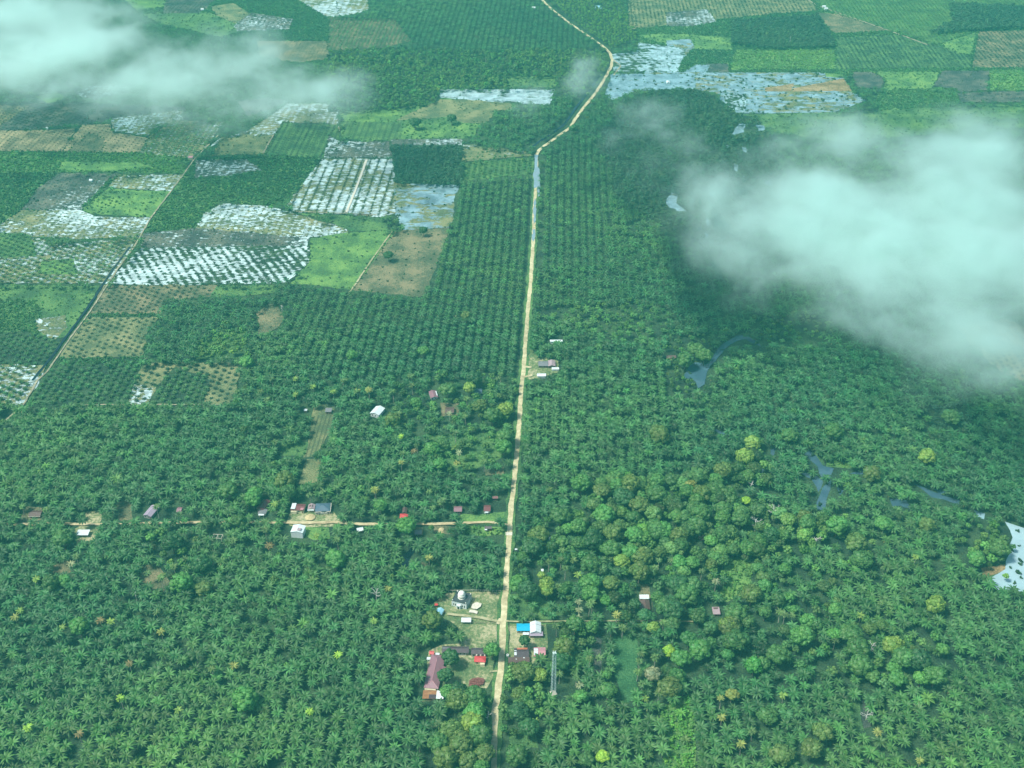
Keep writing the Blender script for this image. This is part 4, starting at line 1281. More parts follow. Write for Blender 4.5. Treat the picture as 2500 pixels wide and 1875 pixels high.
o, w, d = house(728, 1237, 33, 16, 3.4, 'gx', 'maroon', "maroon roofed cream house with a white left roof end above the side road", wall='cream_wall', rot=-3, land="the middle maroon roofed house")
patch(o, -w / 2 + .1, -w / 2 + w * .33, -d / 2 + .5, d / 2 - .6, 4.68, 'roof_white', label="white left end of the maroon roof")
patch(o, w * .22, w * .46, -d / 2 + .1, -d * .18, 4.2, 'roof_pink', label="pink sheet at the lower right of the maroon roof")
MB().box(-w / 2 + .3, -w * .05, -d / 2 - 1.0, -d / 2 + .45, 0, 2.7).build("porch", M['cream_wall'], o)
o, w, d = house(760.5, 1236, 17, 12, 3.2, 'gy', 'pinkgrey', "small patchy white and brown roof between the maroon and slate blue houses", wall='cream_wall', land="the small patchy roofed house")
patch(o, -w * .3, w * .2, -d * .2, d * .2, 4.45, 'roof_brown')
house(759, 1244, 16, 5, 2.7, 'flat', 'white', "white awning in front of the small patchy roofed house", "awning", "awning", 'grey_wall', posts=True)
o, w, d = house(788, 1236, 36, 20, 3.6, 'hip', 'slate', "unfinished slate blue hip roofed house with pale concrete ring beams", wall='grey_wall', rot=4, land="the slate blue hip roofed house", rise=2.0)
for k, (x0, x1, y0, y1) in enumerate(((-w / 2 - .4, -w * .1, -d / 2 - .8, -d / 2 - .4), (-w * .1, w * .28, -d / 2 - 2.2, -d / 2 - 1.8), (w * .28, w / 2 + .4, -d / 2 - .8, -d / 2 - .4), (w / 2 + .3, w / 2 + .7, -d / 2 - .4, d / 2), (-w * .1, -w * .1 + .35, -d / 2 - 1.8, -d / 2 - .4), (w * .28 - .35, w * .28, -d / 2 - 1.8, -d / 2 - .8))):
    MB().box(x0, x1, y0, y1, 3.0, 3.5).build("ring_beam", M['concrete'], o)
for k in range(6):
    x = -w / 2 + .1 + k * w / 5.2
    MB().box(x, x + .3, -d / 2 - (2.15 if 1 < k < 4 else .75), -d / 2 - (1.85 if 1 < k < 4 else .45), 0, 2.99).build("column", M['concrete'], o)
o, w, d = house(727.5, 1290, 31, 18, 6.2, 'gy', 'white', "tall pale two storey house with white gabled roof below the side road", wall='white_wall', rot=-8, land="the tall white gabled house below the side road", wins=0, over=.3)
patch(o, .1, w * .3, -d * .35, -d * .02, 7.75, 'roof_pinkgrey', label="brownish patch on the white roof")
house(878.5, 1291, 16, 9, 2.9, 'gx', 'white', "small white sheet roof beside red earth below the side road", "hut", "hut", 'wood_wall', land="the small white hut on red earth", rot=14)
sp = P(600 + 1090 * T, 1180 + 585 * T)
sh = MB().tube([(0, 0, ZR), (0, 0, ZR + .7), (0, 0, ZR + 1.5)], [4.5, 2.9, .3], 12).build("sand_heap", M['sand'])
sh.location = (sp.x, sp.y, 0)
props(sh, "low heap of yellow sand in front of the slate blue house", "sand heap")
sp = P(920 + 875 * Q, 1180 + 640 * Q)
sh = MB().tube([(0, 0, 0), (0, 0, ZR + 1.0), (0, 0, ZR + 1.9)], [3.4, 2.2, .3], 12).build("sand_heap", M['sand'])
sh.location = (sp.x, sp.y, 0)
props(sh, "ochre sand heap on dark ground just below the side road", "sand heap")
excl(sp.x, sp.y, 6, 9, 4)
house(986, 1258.5, 20, 11, 3.0, 'hip', 'red', "house with faded red hipped roof behind the round light green tree", wall='cream_wall', land="the faded red roof behind the side road", rise=.9)
house(988, 1245, 12, 13, 3.0, 'gy', 'brown', "brown roofed back wing of the faded red roofed house", "house_wing", "house", 'wood_wall', wins=0)
house(1118, 1241.5, 20, 13, 3.0, 'gx', 'mauve', "weathered mauve roofed house among palms above the side road", wall='wood_wall', land="the weathered mauve roofed house")
o, w, d = house(1189.4, 1239.5, 17, 15, 3.0, 'gx', 'maroon', "small maroon roofed house with pale roof edges near the junction", wall='white_wall', land="the small maroon house near the junction")
house(1188, 1250, 9, 4, 2.4, 'flat', 'white', "white porch in front of the small maroon house", "awning", "awning", 'white_wall', posts=True)
house(1209, 1213, 14, 6, 3.0, 'gx', 'maroon', "maroon roof half hidden by palms nearest the road above the junction", wall='wood_wall', land="the hidden maroon roof above the junction")
o, w, d = house(1192, 1286.5, 18, 7, 2.8, 'gx', 'dark', "dark roofed hut with a white sheet below the side road by the junction", "hut", "hut", 'wood_wall', land="the dark hut below the junction")
patch(o, -w / 2 + .1, -w * .15, -d / 2 - 1.6, -d / 2 + .2, 2.7, 'roof_white')
house(1021, 1298, 17, 11, 3.0, 'gx', 'grey', "grey weathered roof in shade below the side road", wall='wood_wall', land="the grey roof below the side road")
# culvert slab across the road
cp = P(1242.7, 1305.7)
cs = MB().box(-2.5, 2.5, -2.0, 2.0, ZR + .12, ZR + .30).box(-2.9, -2.503, -2.0, 2.0, ZR + .12, ZR + .55).box(2.503, 2.9, -2.0, 2.0, ZR + .12, ZR + .55).build("culvert", M['concrete'])
cs.location = (cp.x, cp.y, 0)
props(cs, "pale concrete culvert slab across the road just below the junction", "culvert")
LM.append(("the road junction", cp.x, cp.y + 12))
# upper left village
house(921.4, 1001, 25, 19, 4.0, 'gy', 'white', "pale white gabled roof alone in the left plantation", wall='white_wall', rot=-22, land="the lone pale white roof", rise=1.7)
o, w, d = house(1058, 961.5, 19, 17, 3.2, 'gy', 'mauve', "mauve gabled roof with a white edge among coconut palms", wall='white_wall', rot=14, land="the mauve roof among coconut palms")
patch(o, w * .36, w * .48, -d * .3, d * .35, 3.9, 'roof_white')
house(1098, 1000, 22, 14, 3.0, 'gx', 'brown', "dull brown roof in a small bare clearing left of the road", wall='wood_wall', land="the dull brown roof in the clearing")
house(1168, 953, 18, 13, 3.2, 'gx', 'slate', "dark slate roof in tree shade just left of the road", wall='grey_wall', land="the dark slate roof left of the road")
house(802, 1001, 16, 9, 2.6, 'shed', 'grey', "grey shed roof beside the pale strip of garden beds", "shed", "shed", 'wood_wall', wins=1, land="the grey shed by the garden plot")
house(746, 1001, 8, 5, 2.4, 'flat', 'white', "tiny white roof under palms left of the garden plot", "hut", "hut", 'wood_wall', wins=0)
# upper right roadside
o, w, d = house(1358, 832, 31, 4, 3.0, 'shed', 'white', "long narrow white roof among palms, topmost of the roadside group", "shed", "shed", 'white_wall', land="the long narrow white roof", wins=0)
house(1347, 886, 18, 14, 3.4, 'gy', 'pinkgrey', "grey and mauve gabled house in the roadside group right of the road", wall='wood_wall', land="the roadside group of houses")
house(1326, 886.5, 24, 12, 3.2, 'gx', 'grey', "dark grey roof left of the grey and mauve gabled house", wall='wood_wall')
house(1356, 899.5, 18, 5, 2.8, 'flat', 'white', "narrow white roof right at the front of the roadside group", "shed", "shed", 'white_wall', wins=0)
house(1322, 914, 22, 7, 2.8, 'gx', 'white', "lowest white roof of the roadside group by the earth path", "shed", "shed", 'white_wall', wins=0, land="the lowest white roof of the roadside group")
house(1638.5, 870, 24, 8, 3.2, 'gx', 'brown', "lone brown roof with pale eave near the river bend", wall='wood_wall', land="the lone brown roof by the river bend")
# far away
house(1303, 17, 9, 3, 3.0, 'gx', 'white', "tiny white roof in the far plantation left of the winding road", wall='white_wall', wins=0)
house(1631, 199, 9, 5, 3.0, 'gy', 'white', "small white hut standing in the flood water right of the road", "hut", "hut", 'white_wall', wins=0, land="the white hut in the flood water")
house(2012, 14, 9, 3, 3.5, 'gx', 'white', "upper one of two white roofs beside the far right track", wall='white_wall', wins=0)
house(2017, 19, 8, 3, 3.5, 'gx', 'white', "lower one of two white roofs beside the far right track", wall='white_wall', wins=0, land="the two far white roofs")
house(466, 382, 11, 5, 3.0, 'gx', 'pink', "small pink roof at the corner of the flooded canal track", wall='cream_wall', wins=0, land="the small pink roof by the canal track")
house(115, 311, 5, 3, 2.5, 'gx', 'white', "tiny white hut between brown plots at far left", "hut", "hut", 'white_wall', wins=0)
house(222, 438, 8, 4, 2.5, 'gx', 'white', "tiny white hut on the dark bare plot at left", "hut", "hut", 'white_wall', wins=0)
house(494, 21, 7, 3, 2.5, 'gx', 'white', "tiny white hut beyond the upper left cloud", "hut", "hut", 'white_wall', wins=0)
house(1460, 17, 16, 7, 2.5, 'flat', 'ltblue', "pale blue roof at the top edge right of the winding road", "shed", "shed", 'white_wall', wins=0)


# lattice tower -------------------------------------------------------------
def tower():
    b0 = P(1351, 1692)
    lo, hi = 5.0, 120.0
    for _ in range(40):
        z = (lo + hi) / 2
        if P(1348, 1594, z).y > b0.y:
            lo = z
        else:
            hi = z
    Ht = (lo + hi) / 2
    o = empty("lattice_tower", (b0.x, b0.y, 0), math.radians(20), "tall pale green steel lattice mast among trees right of the road", "tower")
    wb_, wt = 1.5, 0.95
    n = 13

    def at(sx, sy, z):
        k = wb_ + (wt - wb_) * z / Ht
        return (sx * k, sy * k, z)
    cs_ = [(-1, -1), (1, -1), (1, 1), (-1, 1)]
    for s in cs_:
        MB().bar(at(*s, 0), at(*s, Ht), .11).build("leg", M['galv'], o)
    br = MB()
    for i in range(n):
        z0, z1 = Ht * i / n, Ht * (i + 1) / n
        for j in range(4):
            a, b_ = cs_[j], cs_[(j + 1) % 4]
            br.bar(at(*a, z0), at(*b_, z1), .055)
            br.bar(at(*b_, z0), at(*a, z1), .055)
            br.bar(at(*a, z1), at(*b_, z1), .055)
    br.build("bracing", M['galv'], o)
    MB().box(-1.3, 1.3, -1.3, 1.3, Ht, Ht + .15).build("top_platform", M['galv'], o)
    for a in (0, 2.1, 4.2):
        MB().box(1.1 * math.cos(a) - .15, 1.1 * math.cos(a) + .15, 1.1 * math.sin(a) - .15, 1.1 * math.sin(a) + .15, Ht + .15, Ht + 1.9).build("antenna", M['dome'], o)
    MB().box(-2.2, 2.2, -2.2, 2.2, 0, .3).build("footing", M['concrete'], o)
    excl(b0.x, b0.y, 4, 5, 4)
    LM.append(("the lattice tower", b0.x, b0.y))
    return Ht


tower()


# fences -------------------------------------------------------------------
def fence(pts, label, h=1.2, mat='wood_wall', rail_mat=None, step=3.0):
    a = W(pts)
    c0 = a[0]
    o = empty("fence", (c0.x, c0.y, 0), 0, label, "fence")
    posts = []
    for i in range(len(a) - 1):
        k = max(1, int((a[i + 1] - a[i]).length / step))
        posts += [a[i].lerp(a[i + 1], t / k) - c0 for t in range(k)]
    posts.append(a[-1] - c0)
    for p in posts:
        MB().box(p.x - .09, p.x + .09, p.y - .09, p.y + .09, 0, ZR + h).build("post", M[mat], o)
    for zq in (.5, 1.0):
        r = MB()
        for p, q in zip(posts, posts[1:]):
            r.bar((p.x, p.y, ZR + h * zq - .1), (q.x, q.y, ZR + h * zq - .1), .05)
        r.build("rail", M[rail_mat or mat], o)


fence(c8((765, 742), (900, 748), (1000, 748)), "low fence between the mosque lot and the lower field")
fence(c8((1003, 752), (1003, 868)), "low fence along the road beside the lower field", mat='concrete')
fence(c8((700, 545), (850, 542), (1030, 546)), "pale low fence behind the mosque under the palms", mat='concrete')
fence(c8((1076, 745), (1080, 800), (1076, 868)), "low fence along the road in front of the bright blue roof", mat='wood_wall')

# ------------------------------------------------------------------ named trees
LEAF_TRUNK = {}


def shared(key, pr):
    """mesh data from a prototype with its shade as colour attribute"""
    if key in LEAF_TRUNK:
        return LEAF_TRUNK[key]
    me = bpy.data.meshes.new(key)
    nv, nl, npoly = len(pr['v']), len(pr['loops']), len(pr['tot'])
    me.vertices.add(nv)
    me.loops.add(nl)
    me.polygons.add(npoly)
    me.vertices.foreach_set("co", pr['v'].astype(np.float32).ravel())
    me.loops.foreach_set("vertex_index", pr['loops'])
    st = np.concatenate([[0], np.cumsum(pr['tot'])[:-1]]).astype(np.int32)
    me.polygons.foreach_set("loop_start", st)
    ca = me.color_attributes.new("Col", 'FLOAT_COLOR', 'POINT')
    ca.data.foreach_set("color", np.concatenate([pr['shade'], np.ones((nv, 1))], 1).astype(np.float32).ravel())
    me.materials.append(M['leaf'])
    me.update(calc_edges=True)
    me.validate()
    LEAF_TRUNK[key] = me
    return me


def link_mesh(name, me, parent, loc=(0, 0, 0), sc=(1, 1, 1), rz=0.0, color=None):
    o = bpy.data.objects.new(name, me)
    o.parent = parent
    o.location = loc
    o.scale = sc
    o.rotation_euler = (0, 0, rz)
    if color is not None:
        o.color = (*color, 1)
    C.objects.link(o)
    return o


def trunk_mesh(key, mk, mat):
    if key not in LEAF_TRUNK:
        m_ = mk()
        me = bpy.data.meshes.new(key)
        me.from_pydata(m_.v, [], m_.f)
        me.materials.append(M[mat])
        LEAF_TRUNK[key] = me
    return LEAF_TRUNK[key]


def broad_trunk():
    m_ = MB().tube([(0, 0, 0), (.02, .01, .5), (0, .03, 1)], [.055, .04, .03], 7)
    for a in (0.4, 2.4, 4.5):
        m_.bar((0, 0, .6), (.28 * math.cos(a), .28 * math.sin(a), 1.05), .014)
    return m_


def broadleaf(x, y, R, tint, label, group=None, proto_i=None, tall=1.0, hgt=None):
    i = int(rng.integers(0, len(TREE_HI))) if proto_i is None else proto_i
    s = R / 5.0
    zc = hgt if hgt else (R * 1.0 + 3.6) * tall
    o = empty("broadleaf_tree", (x, y, 0), float(rng.uniform(0, 6.28)), label, "tree", group)
    link_mesh("crown", shared(f"tree crown {i}", TREE_HI[i]), o, (0, 0, zc), (s, s, s * float(rng.uniform(.85, 1.1))), 0, tint)
    link_mesh("trunk", trunk_mesh("broad trunk", broad_trunk, 'trunk'), o, (0, 0, 0), (zc * .85, zc * .85, zc))
    PLACED.append((x, y, R))
    return o


def oilpalm(x, y, s, tint, label, group, rz, pi, zc):
    o = empty("oil_palm", (x, y, 0), rz, label, "oil palm", group)
    link_mesh("crown", shared(f"palm crown {pi}", PALM_HI[pi]), o, (0, 0, zc), (s, s, s), 0, tint)
    link_mesh("trunk", trunk_mesh("palm trunk", lambda: MB().tube([(0, 0, 0), (0, 0, .5), (0, 0, 1.02)], [.38, .34, .42], 7), 'trunk'), o, (0, 0, 0), (1, 1, zc))
    return o


def coconut(x, y, s, tint, label, group=None, hgt=11.0):
    pi = int(rng.integers(0, len(COCO)))
    o = empty("coconut_palm", (x, y, 0), float(rng.uniform(0, 6.28)), label, "coconut palm", group)
    link_mesh("crown", shared(f"coconut crown {pi}", COCO[pi]), o, (0, 0, hgt), (s, s, s), 0, tint)
    link_mesh("trunk", trunk_mesh("coconut trunk", lambda: MB().tube([(.5, 0, 0), (.2, .1, .35), (0, 0, .7), (0, 0, 1.01)], [.26, .2, .17, .16], 7), 'pale_trunk'), o, (0, 0, 0), (1, 1, hgt))
    PLACED.append((x, y, 2.2 * s))
    return o


USED = {}
NEAR_T = []


def where(x, y, size_word, what):
    """label from the nearest landmark: which thing it stands beside, on which side and how far in tree widths"""
    best = sorted(LM, key=lambda l: (l[1] - x) ** 2 + (l[2] - y) ** 2)
    for l in best[:14]:
        dx, dy = x - l[1], y - l[2]
        dist = math.hypot(dx, dy)
        a = math.degrees(math.atan2(dx, dy)) % 360
        side = ["behind", "behind and right of", "right of", "in front and right of", "in front of", "in front and left of", "left of", "behind and left of"][int((a + 22.5) // 45) % 8]
        near = "close" if dist < 16 else ("near" if dist < 35 else ("set apart" if dist < 75 else "far"))
        lab = f"{size_word} {what} {near} {side} {l[0]}".replace("behind and", "back").replace("in front and", "front").replace("in front of", "before").replace("broadleaf tree", "tree")
        if lab not in USED and len(lab.split()) <= 16:
            USED[lab] = 1
            return lab[:1].lower() + lab[1:]
    for q in ("another", "a further", "one more"):
        lab2 = f"{q} {lab}"
        if lab2 not in USED:
            USED[lab2] = 1
            return lab2
    return lab


TREES = []


def tl(cr, lst, kpx):
    for t in lst:
        x, y, r, tint = t[:4]
        u, v = cr((x, y))[0]
        TREES.append((u, v, r * kpx, tint))


tl(r1, [(80, 1010, 110, 'bright'), (215, 1100, 160, 'dark'), (460, 1010, 85, 'yellow'), (470, 1110, 80, 'yellow'), (1050, 1000, 125, 'bright'), (1070, 1170, 105, 'bright'),
        (1060, 760, 130, 'green'), (1100, 420, 145, 'dark'), (1330, 540, 120, 'green'), (1350, 330, 110, 'olive'), (1650, 360, 110, 'bright'), (1960, 300, 175, 'green'),
        (1770, 650, 130, 'olive'), (1480, 720, 95, 'yellow'), (1600, 610, 105, 'bright'), (1720, 850, 120, 'olive'), (650, 90, 160, 'green'), (1250, 80, 190, 'bright'),
        (280, 500, 190, 'dark'), (360, 350, 120, 'olive'), (2080, 1330, 190, 'green'), (1340, 1010, 100, 'olive'), (900, 460, 90, 'green'), (850, 1560, 110, 'green'), (1900, 1600, 70, 'yellow'), (400, 900, 50, 'yellow')], Q)
tl(r2, [(100, 280, 150, 'bright'), (320, 370, 110, 'olive'), (560, 240, 175, 'green'), (900, 350, 110, 'green'), (500, 730, 90, 'bright'), (755, 760, 70, 'olive'), (300, 1020, 130, 'dark'),
        (430, 1160, 170, 'green'), (220, 1360, 190, 'dark'), (580, 1450, 100, 'green'), (1300, 1150, 150, 'olive'), (1080, 1400, 140, 'green'), (1000, 1590, 120, 'yellow'), (1480, 1400, 80, 'green'),
        (2060, 1520, 80, 'yellow'), (2060, 200, 100, 'green'), (1560, 350, 100, 'dark'), (1160, 130, 110, 'green'), (620, 60, 130, 'green')], Q)
tl(r3, [(150, 430, 140, 'olive'), (380, 480, 95, 'yellow'), (90, 730, 90, 'olive'), (90, 980, 130, 'dark'), (230, 1180, 125, 'dark'), (700, 110, 200, 'olive'), (680, 290, 120, 'dark'),
        (930, 770, 90, 'bright'), (1290, 680, 110, 'green'), (1900, 470, 100, 'pale'), (2110, 640, 140, 'olive'), (1225, 1580, 85, 'vivid'), (1000, 1620, 95, 'green'), (2120, 160, 80, 'vivid'), (1280, 480, 60, 'bright'), (60, 1560, 140, 'green')], Q)
tl(c8, [(720, 1420, 80, 'olive'), (850, 1370, 75, 'yellow'), (900, 1450, 75, 'green'), (780, 1500, 85, 'olive'), (680, 1590, 85, 'olive'), (820, 1610, 52, 'olive'), (870, 1305, 62, 'bright'), (900, 1640, 45, 'bright'),
        (760, 1220, 90, 'olive'), (860, 1200, 80, 'green'), (712, 955, 50, 'dark'), (680, 1068, 43, 'dark'), (975, 910, 44, 'bright'), (435, 118, 55, 'bright'), (700, 1170, 45, 'bright'), (760, 1165, 50, 'dark'),
        (930, 1560, 55, 'olive'), (600, 720, 55, 'olive'), (1180, 850, 32, 'dark'), (640, 1500, 60, 'green')], K)
tl(c9, [(150, 900, 120, 'bright'), (370, 850, 85, 'green'), (645, 930, 105, 'green'), (800, 820, 62, 'bright'), (835, 728, 42, 'bright'), (1110, 800, 72, 'green'), (1170, 1000, 90, 'green'), (1375, 880, 62, 'yellow'),
        (1440, 950, 90, 'green'), (1540, 965, 90, 'dark'), (1640, 1070, 60, 'green'), (1400, 1090, 50, 'bright'), (1175, 330, 58, 'green'), (1140, 230, 80, 'olive'), (860, 1530, 62, 'olive'), (670, 1570, 65, 'olive'),
        (355, 1190, 38, 'gold'), (930, 1425, 58, 'olive'), (580, 1320, 55, 'green'), (2050, 260, 85, 'green'), (1640, 620, 52, 'yellow'), (1900, 330, 50, 'bright'), (1150, 900, 70, 'green'), (340, 760, 70, 'olive'), (30, 960, 55, 'bright'),
        (1590, 120, 45, 'olive'), (1320, 110, 50, 'bright'), (1020, 120, 60, 'bright')], K)
tl(r7, [(880, 90, 140, 'olive'), (2040, 400, 130, 'yellow'), (2140, 220, 100, 'yellow'), (1740, 590, 110, 'olive'), (1400, 660, 130, 'green'), (1290, 800, 80, 'gold'), (1460, 900, 105, 'olive'), (620, 1060, 125, 'olive'),
        (850, 900, 120, 'green'), (400, 950, 140, 'dark'), (1390, 1120, 125, 'green'), (110, 860, 105, 'olive'), (130, 1190, 150, 'bright'), (550, 1450, 100, 'bright'), (1650, 850, 120, 'green'), (1060, 720, 100, 'green'), (2060, 1000, 60, 'vivid'), (1750, 1100, 100, 'green')], Q)
tl(r4, [(1340, 270, 110, 'green'), (1640, 250, 75, 'yellow'), (1780, 500, 90, 'olive'), (2130, 540, 95, 'yellow'), (1130, 1070, 90, 'bright'), (1290, 1020, 75, 'green'), (920, 460, 68, 'bright'), (600, 690, 95, 'olive'),
        (2130, 900, 110, 'green'), (1240, 1280, 85, 'bright'), (1700, 120, 110, 'dark'), (1950, 620, 120, 'green'), (2100, 1050, 100, 'bright')], Q)
tl(r5, [(850, 620, 120, 'green'), (680, 1230, 105, 'green'), (860, 1200, 80, 'bright'), (280, 490, 60, 'dark')], Q)
tl(c7, [(1090, 220, 100, 'dark'), (1150, 480, 70, 'bright'), (1270, 360, 85, 'dark'), (500, 755, 55, 'bright'), (1550, 1220, 75, 'bright'), (2120, 330, 55, 'bright'), (1510, 90, 40, 'green'), (1290, 520, 45, 'olive')], K)
tl(c5, [(2040, 1200, 100, 'olive'), (810, 440, 28, 'olive'), (90, 690, 32, 'bright'), (540, 660, 34, 'bright'), (270, 1640, 38, 'bright'), (1850, 1500, 60, 'olive'), (1540, 1500, 60, 'bright')], K)
tl(ee, [(720, 130, 120, 'green'), (160, 160, 115, 'bright'), (1520, 1280, 140, 'bright')], T)
tl(c4, [(1440, 1440 + 100, 60, 'green'), (1800, 1480, 65, 'olive'), (1600, 1600, 45, 'bright'), (1560, 730, 40, 'bright')], K)
tl(c6, [(1740, 1080, 70, 'green'), (1000, 1170, 55, 'green'), (1590, 1330, 45, 'yellow'), (1240, 1440, 55, 'olive'), (130, 650, 70, 'green'), (180, 690, 60, 'green'), (60, 720, 45, 'green'), (720, 1200, 50, 'green')], K)
tl(c2, [(720, 745, 28, 'dark'), (490, 770, 40, 'dark'), (1490, 810, 25, 'dark'), (540, 1455, 24, 'dark'), (320, 1640 - 30, 28, 'dark')], K)

ADJ = dict(bright="light green", yellow="yellow-green", vivid="vivid lime green", olive="olive", dark="dark green", green="mid green", pale="pale thin-leaved", gold="golden green")
for (u, v, rpx, tint) in TREES:
    R = rpx / S(v) * 1.08
    R = max(1.6, min(R, 8.5))
    zc = R * 1.0 + 4.0
    p = P(u, v + rpx * 0.1, zc)
    t3 = tint_of(tint)[0]
    size = "very large" if R > 7 else ("large" if R > 5.2 else ("medium-sized" if R > 3.4 else "small"))
    broadleaf(p.x, p.y, R, t3, where(p.x, p.y, size, ADJ[tint] + " broadleaf tree"), hgt=zc)

COCOS = []


def cl(cr, lst, s=1.0):
    for t in lst:
        u, v = cr((t[0], t[1]))[0]
        COCOS.append((u, v, t[2] if len(t) > 2 else 'coco', s))


cl(r1, [(680, 570), (500, 720), (720, 800), (830, 700), (660, 690), (900, 1260, 'pale'), (910, 1370, 'pale'), (900, 1480, 'pale'), (1085, 1270), (1050, 1300), (1500, 1320), (1420, 1440, 'gold'), (2150, 710), (630, 1050), (1940, 800), (1480, 1600), (600, 1590), (890, 900, 'yellow')])
cl(r2, [(350, 590), (220, 700), (630, 850), (50, 700), (1680, 1400), (1750, 1430), (1850, 1440), (820, 990, 'pale'), (110, 1540), (290, 1540)])
cl(r3, [(1050, 260), (1180, 250), (870, 510), (920, 620, 'pale'), (320, 1110, 'yellow'), (490, 990), (1720, 290), (1750, 190), (1930, 230), (1760, 600), (1800, 800, 'yellow'), (1980, 730), (1700, 440), (640, 470)])
cl(r4, [(280, 290, 'gold'), (110, 300), (610, 310), (850, 90), (1580, 640), (1500, 1130, 'pale'), (1470, 1270, 'gold'), (1370, 600, 'pale'), (715, 910, 'vivid'), (890, 1110, 'orange'), (740, 1140), (720, 1260, 'gold'), (680, 600), (1600, 400), (1900, 300), (2030, 130), (1450, 860), (930, 1030), (350, 1620, 'yellow'), (860, 220), (1840, 1250)])
cl(r5, [(960, 970, 'pale'), (490, 1180, 'yellow'), (270, 1600, 'yellow'), (300, 200), (620, 240), (1030, 870), (2170, 1160), (1990, 1100), (2110, 200)])
cl(r6, [(705, 1000, 'gold'), (890, 220), (760, 320), (710, 110), (150, 1420, 'gold')])
cl(c8, [(1805, 770, 'coco'), (1765, 690, 'gold'), (230, 725, 'yellow'), (640, 1370, 'coco'), (2010, 960, 'coco')])
cl(c7, [(1960, 1300, 'vivid'), (175, 1400, 'vivid'), (1020, 795, 'gold'), (95, 700, 'gold'), (635, 720, 'orange'), (700, 730, 'yellow'), (1100, 380), (1030, 440), (1230, 505, 'yellow'), (1480, 215), (760, 1210, 'vivid'), (1130, 1290, 'yellow'), (390, 770, 'yellow'), (820, 995, 'orange'), (500, 1440, 'orange'), (1340, 1030, 'olive'), (1480, 1010, 'gold'), (1170, 330), (1700, 250, 'orange'), (990, 670), (2140, 940, 'vivid'), (410, 920, 'bright')])
cl(c9, [(285, 1215, 'gold'), (290, 1335, 'gold'), (415, 1505, 'gold'), (485, 1420, 'coco'), (680, 1195, 'yellow'), (1280, 1430, 'gold'), (1545, 1610, 'gold'), (1010, 850), (1170, 690, 'yellow'), (1520, 320, 'yellow'), (1300, 610)])
cl(c4, [(1720, 840), (1870, 840, 'yellow'), (1870, 940, 'yellow'), (1980, 890, 'yellow'), (2110, 920, 'yellow'), (1500, 920), (1690, 970), (1740, 1240), (1650, 920, 'olive'), (2170, 850)])
cl(c5, [(50, 850), (120, 915, 'gold'), (195, 905, 'gold'), (345, 920), (460, 825), (650, 1620), (1340, 1540, 'olive'), (235, 1540, 'gold'), (1120, 850), (1030, 810)])
cl(ee, [(490, 340, 'yellow'), (1080, 190), (1310, 130), (1530, 60), (330, 770, 'coco'), (420, 1060, 'orange'), (2190, 120, 'gold'), (1540, 940, 'coco'), (1200, 880, 'yellow')])
CADJ = dict(coco="yellowish green", pale="pale", gold="golden yellow", yellow="yellow-green", vivid="vivid yellow-green", orange="orange-brown", olive="olive", bright="light green")
for (u, v, tint, s) in COCOS:
    s2 = s * float(rng.uniform(.85, 1.1))
    hgt = float(rng.uniform(9.5, 14))
    p = P(u, v, hgt)
    coconut(p.x, p.y, s2, tint_of(tint)[0], where(p.x, p.y, "slender" if hgt < 11.5 else "tall", CADJ[tint] + " coconut palm"), hgt=hgt)


def dead_tree(u, v, h, label, seed, spread=3.0, mat='dead', zc=None):
    r = random.Random(seed)
    p = P(u, v, h * .75)
    o = empty("dead_tree", (p.x, p.y, 0), r.uniform(0, 6), label, "dead tree")
    MB().tube([(0, 0, 0), (.2, .1, h * .5), (.1, 0, h)], [.32, .24, .1], 6).build("trunk", M[mat], o)
    for k in range(9):
        z = h * r.uniform(.5, .98)
        a = r.uniform(0, 6.28)
        L = spread * r.uniform(.5, 1.1)
        q = (L * math.cos(a), L * math.sin(a), z + L * r.uniform(.2, .7))
        b = MB().bar((.12, .05, z), q, .10)
        for j in range(3):
            a2 = a + r.uniform(-1, 1)
            b.bar(q, (q[0] + L * .5 * math.cos(a2), q[1] + L * .5 * math.sin(a2), q[2] + L * r.uniform(.1, .5)), .06)
        b.build("branch", M[mat], o)
    PLACED.append((p.x, p.y, 2.5))


DT = [(r2, 1360, 200, 17, 4.5, "tall bleached dead tree with broad bare limbs right of the forest"), (r2, 1595, 40, 14, 3.5, "bleached dead tree with flat spreading top near the black water"),
      (r7, 2120, 810, 12, 2.5, "small whitened dead tree beside the dark fan palm"), (c8, 240, 560, 11, 3.6, "grey dead tree lying bare over the palms left of the mosque"),
      (c8, 950, 1330, 10, 3.0, "grey leafless tree at the left edge of the road"), (c8, 935, 1575, 10, 3.0, "pale leafless tree at the bottom left edge of the road"),
      (c9, 890, 215, 11, 3.0, "pale leafless tree among palms right of the tall dead tree"), (c9, 1240, 895, 10, 3.0, "grey leafless tree between two crowns at right"),
      (r2, 2170, 430, 10, 3.0, "pale wispy leafless tree left of the flooded pool"), (c9, 1210, 1320, 8, 3.2, "fallen grey dead tree on bare ground at lower right"),
      (r5, 1830, 1390, 9, .6, "bare pale palm stump at left"), (c2, 936, 380, 18, .5, "lone pale dead trunk above the forest at top"),
      (c3, 725, 240, 20, .6, "lone pale trunk at the edge of the far tall trees"), (c3, 885, 780, 14, .6, "lone pale trunk in front of the large cloud"),
      (c4, 1782, 390, 9, 1.2, "bare pale trunk standing by the brown clearing")]
for i, (cr, x, y, h, spd, lab) in enumerate(DT):
    u, v = cr((x, y))[0]
    dead_tree(u, v, h, lab, 40 + i, spd)

# ------------------------------------------------------------------ scatter the rest
PL = np.array(PLACED)
INST = dict(palm=[], tree=[], bush=[])


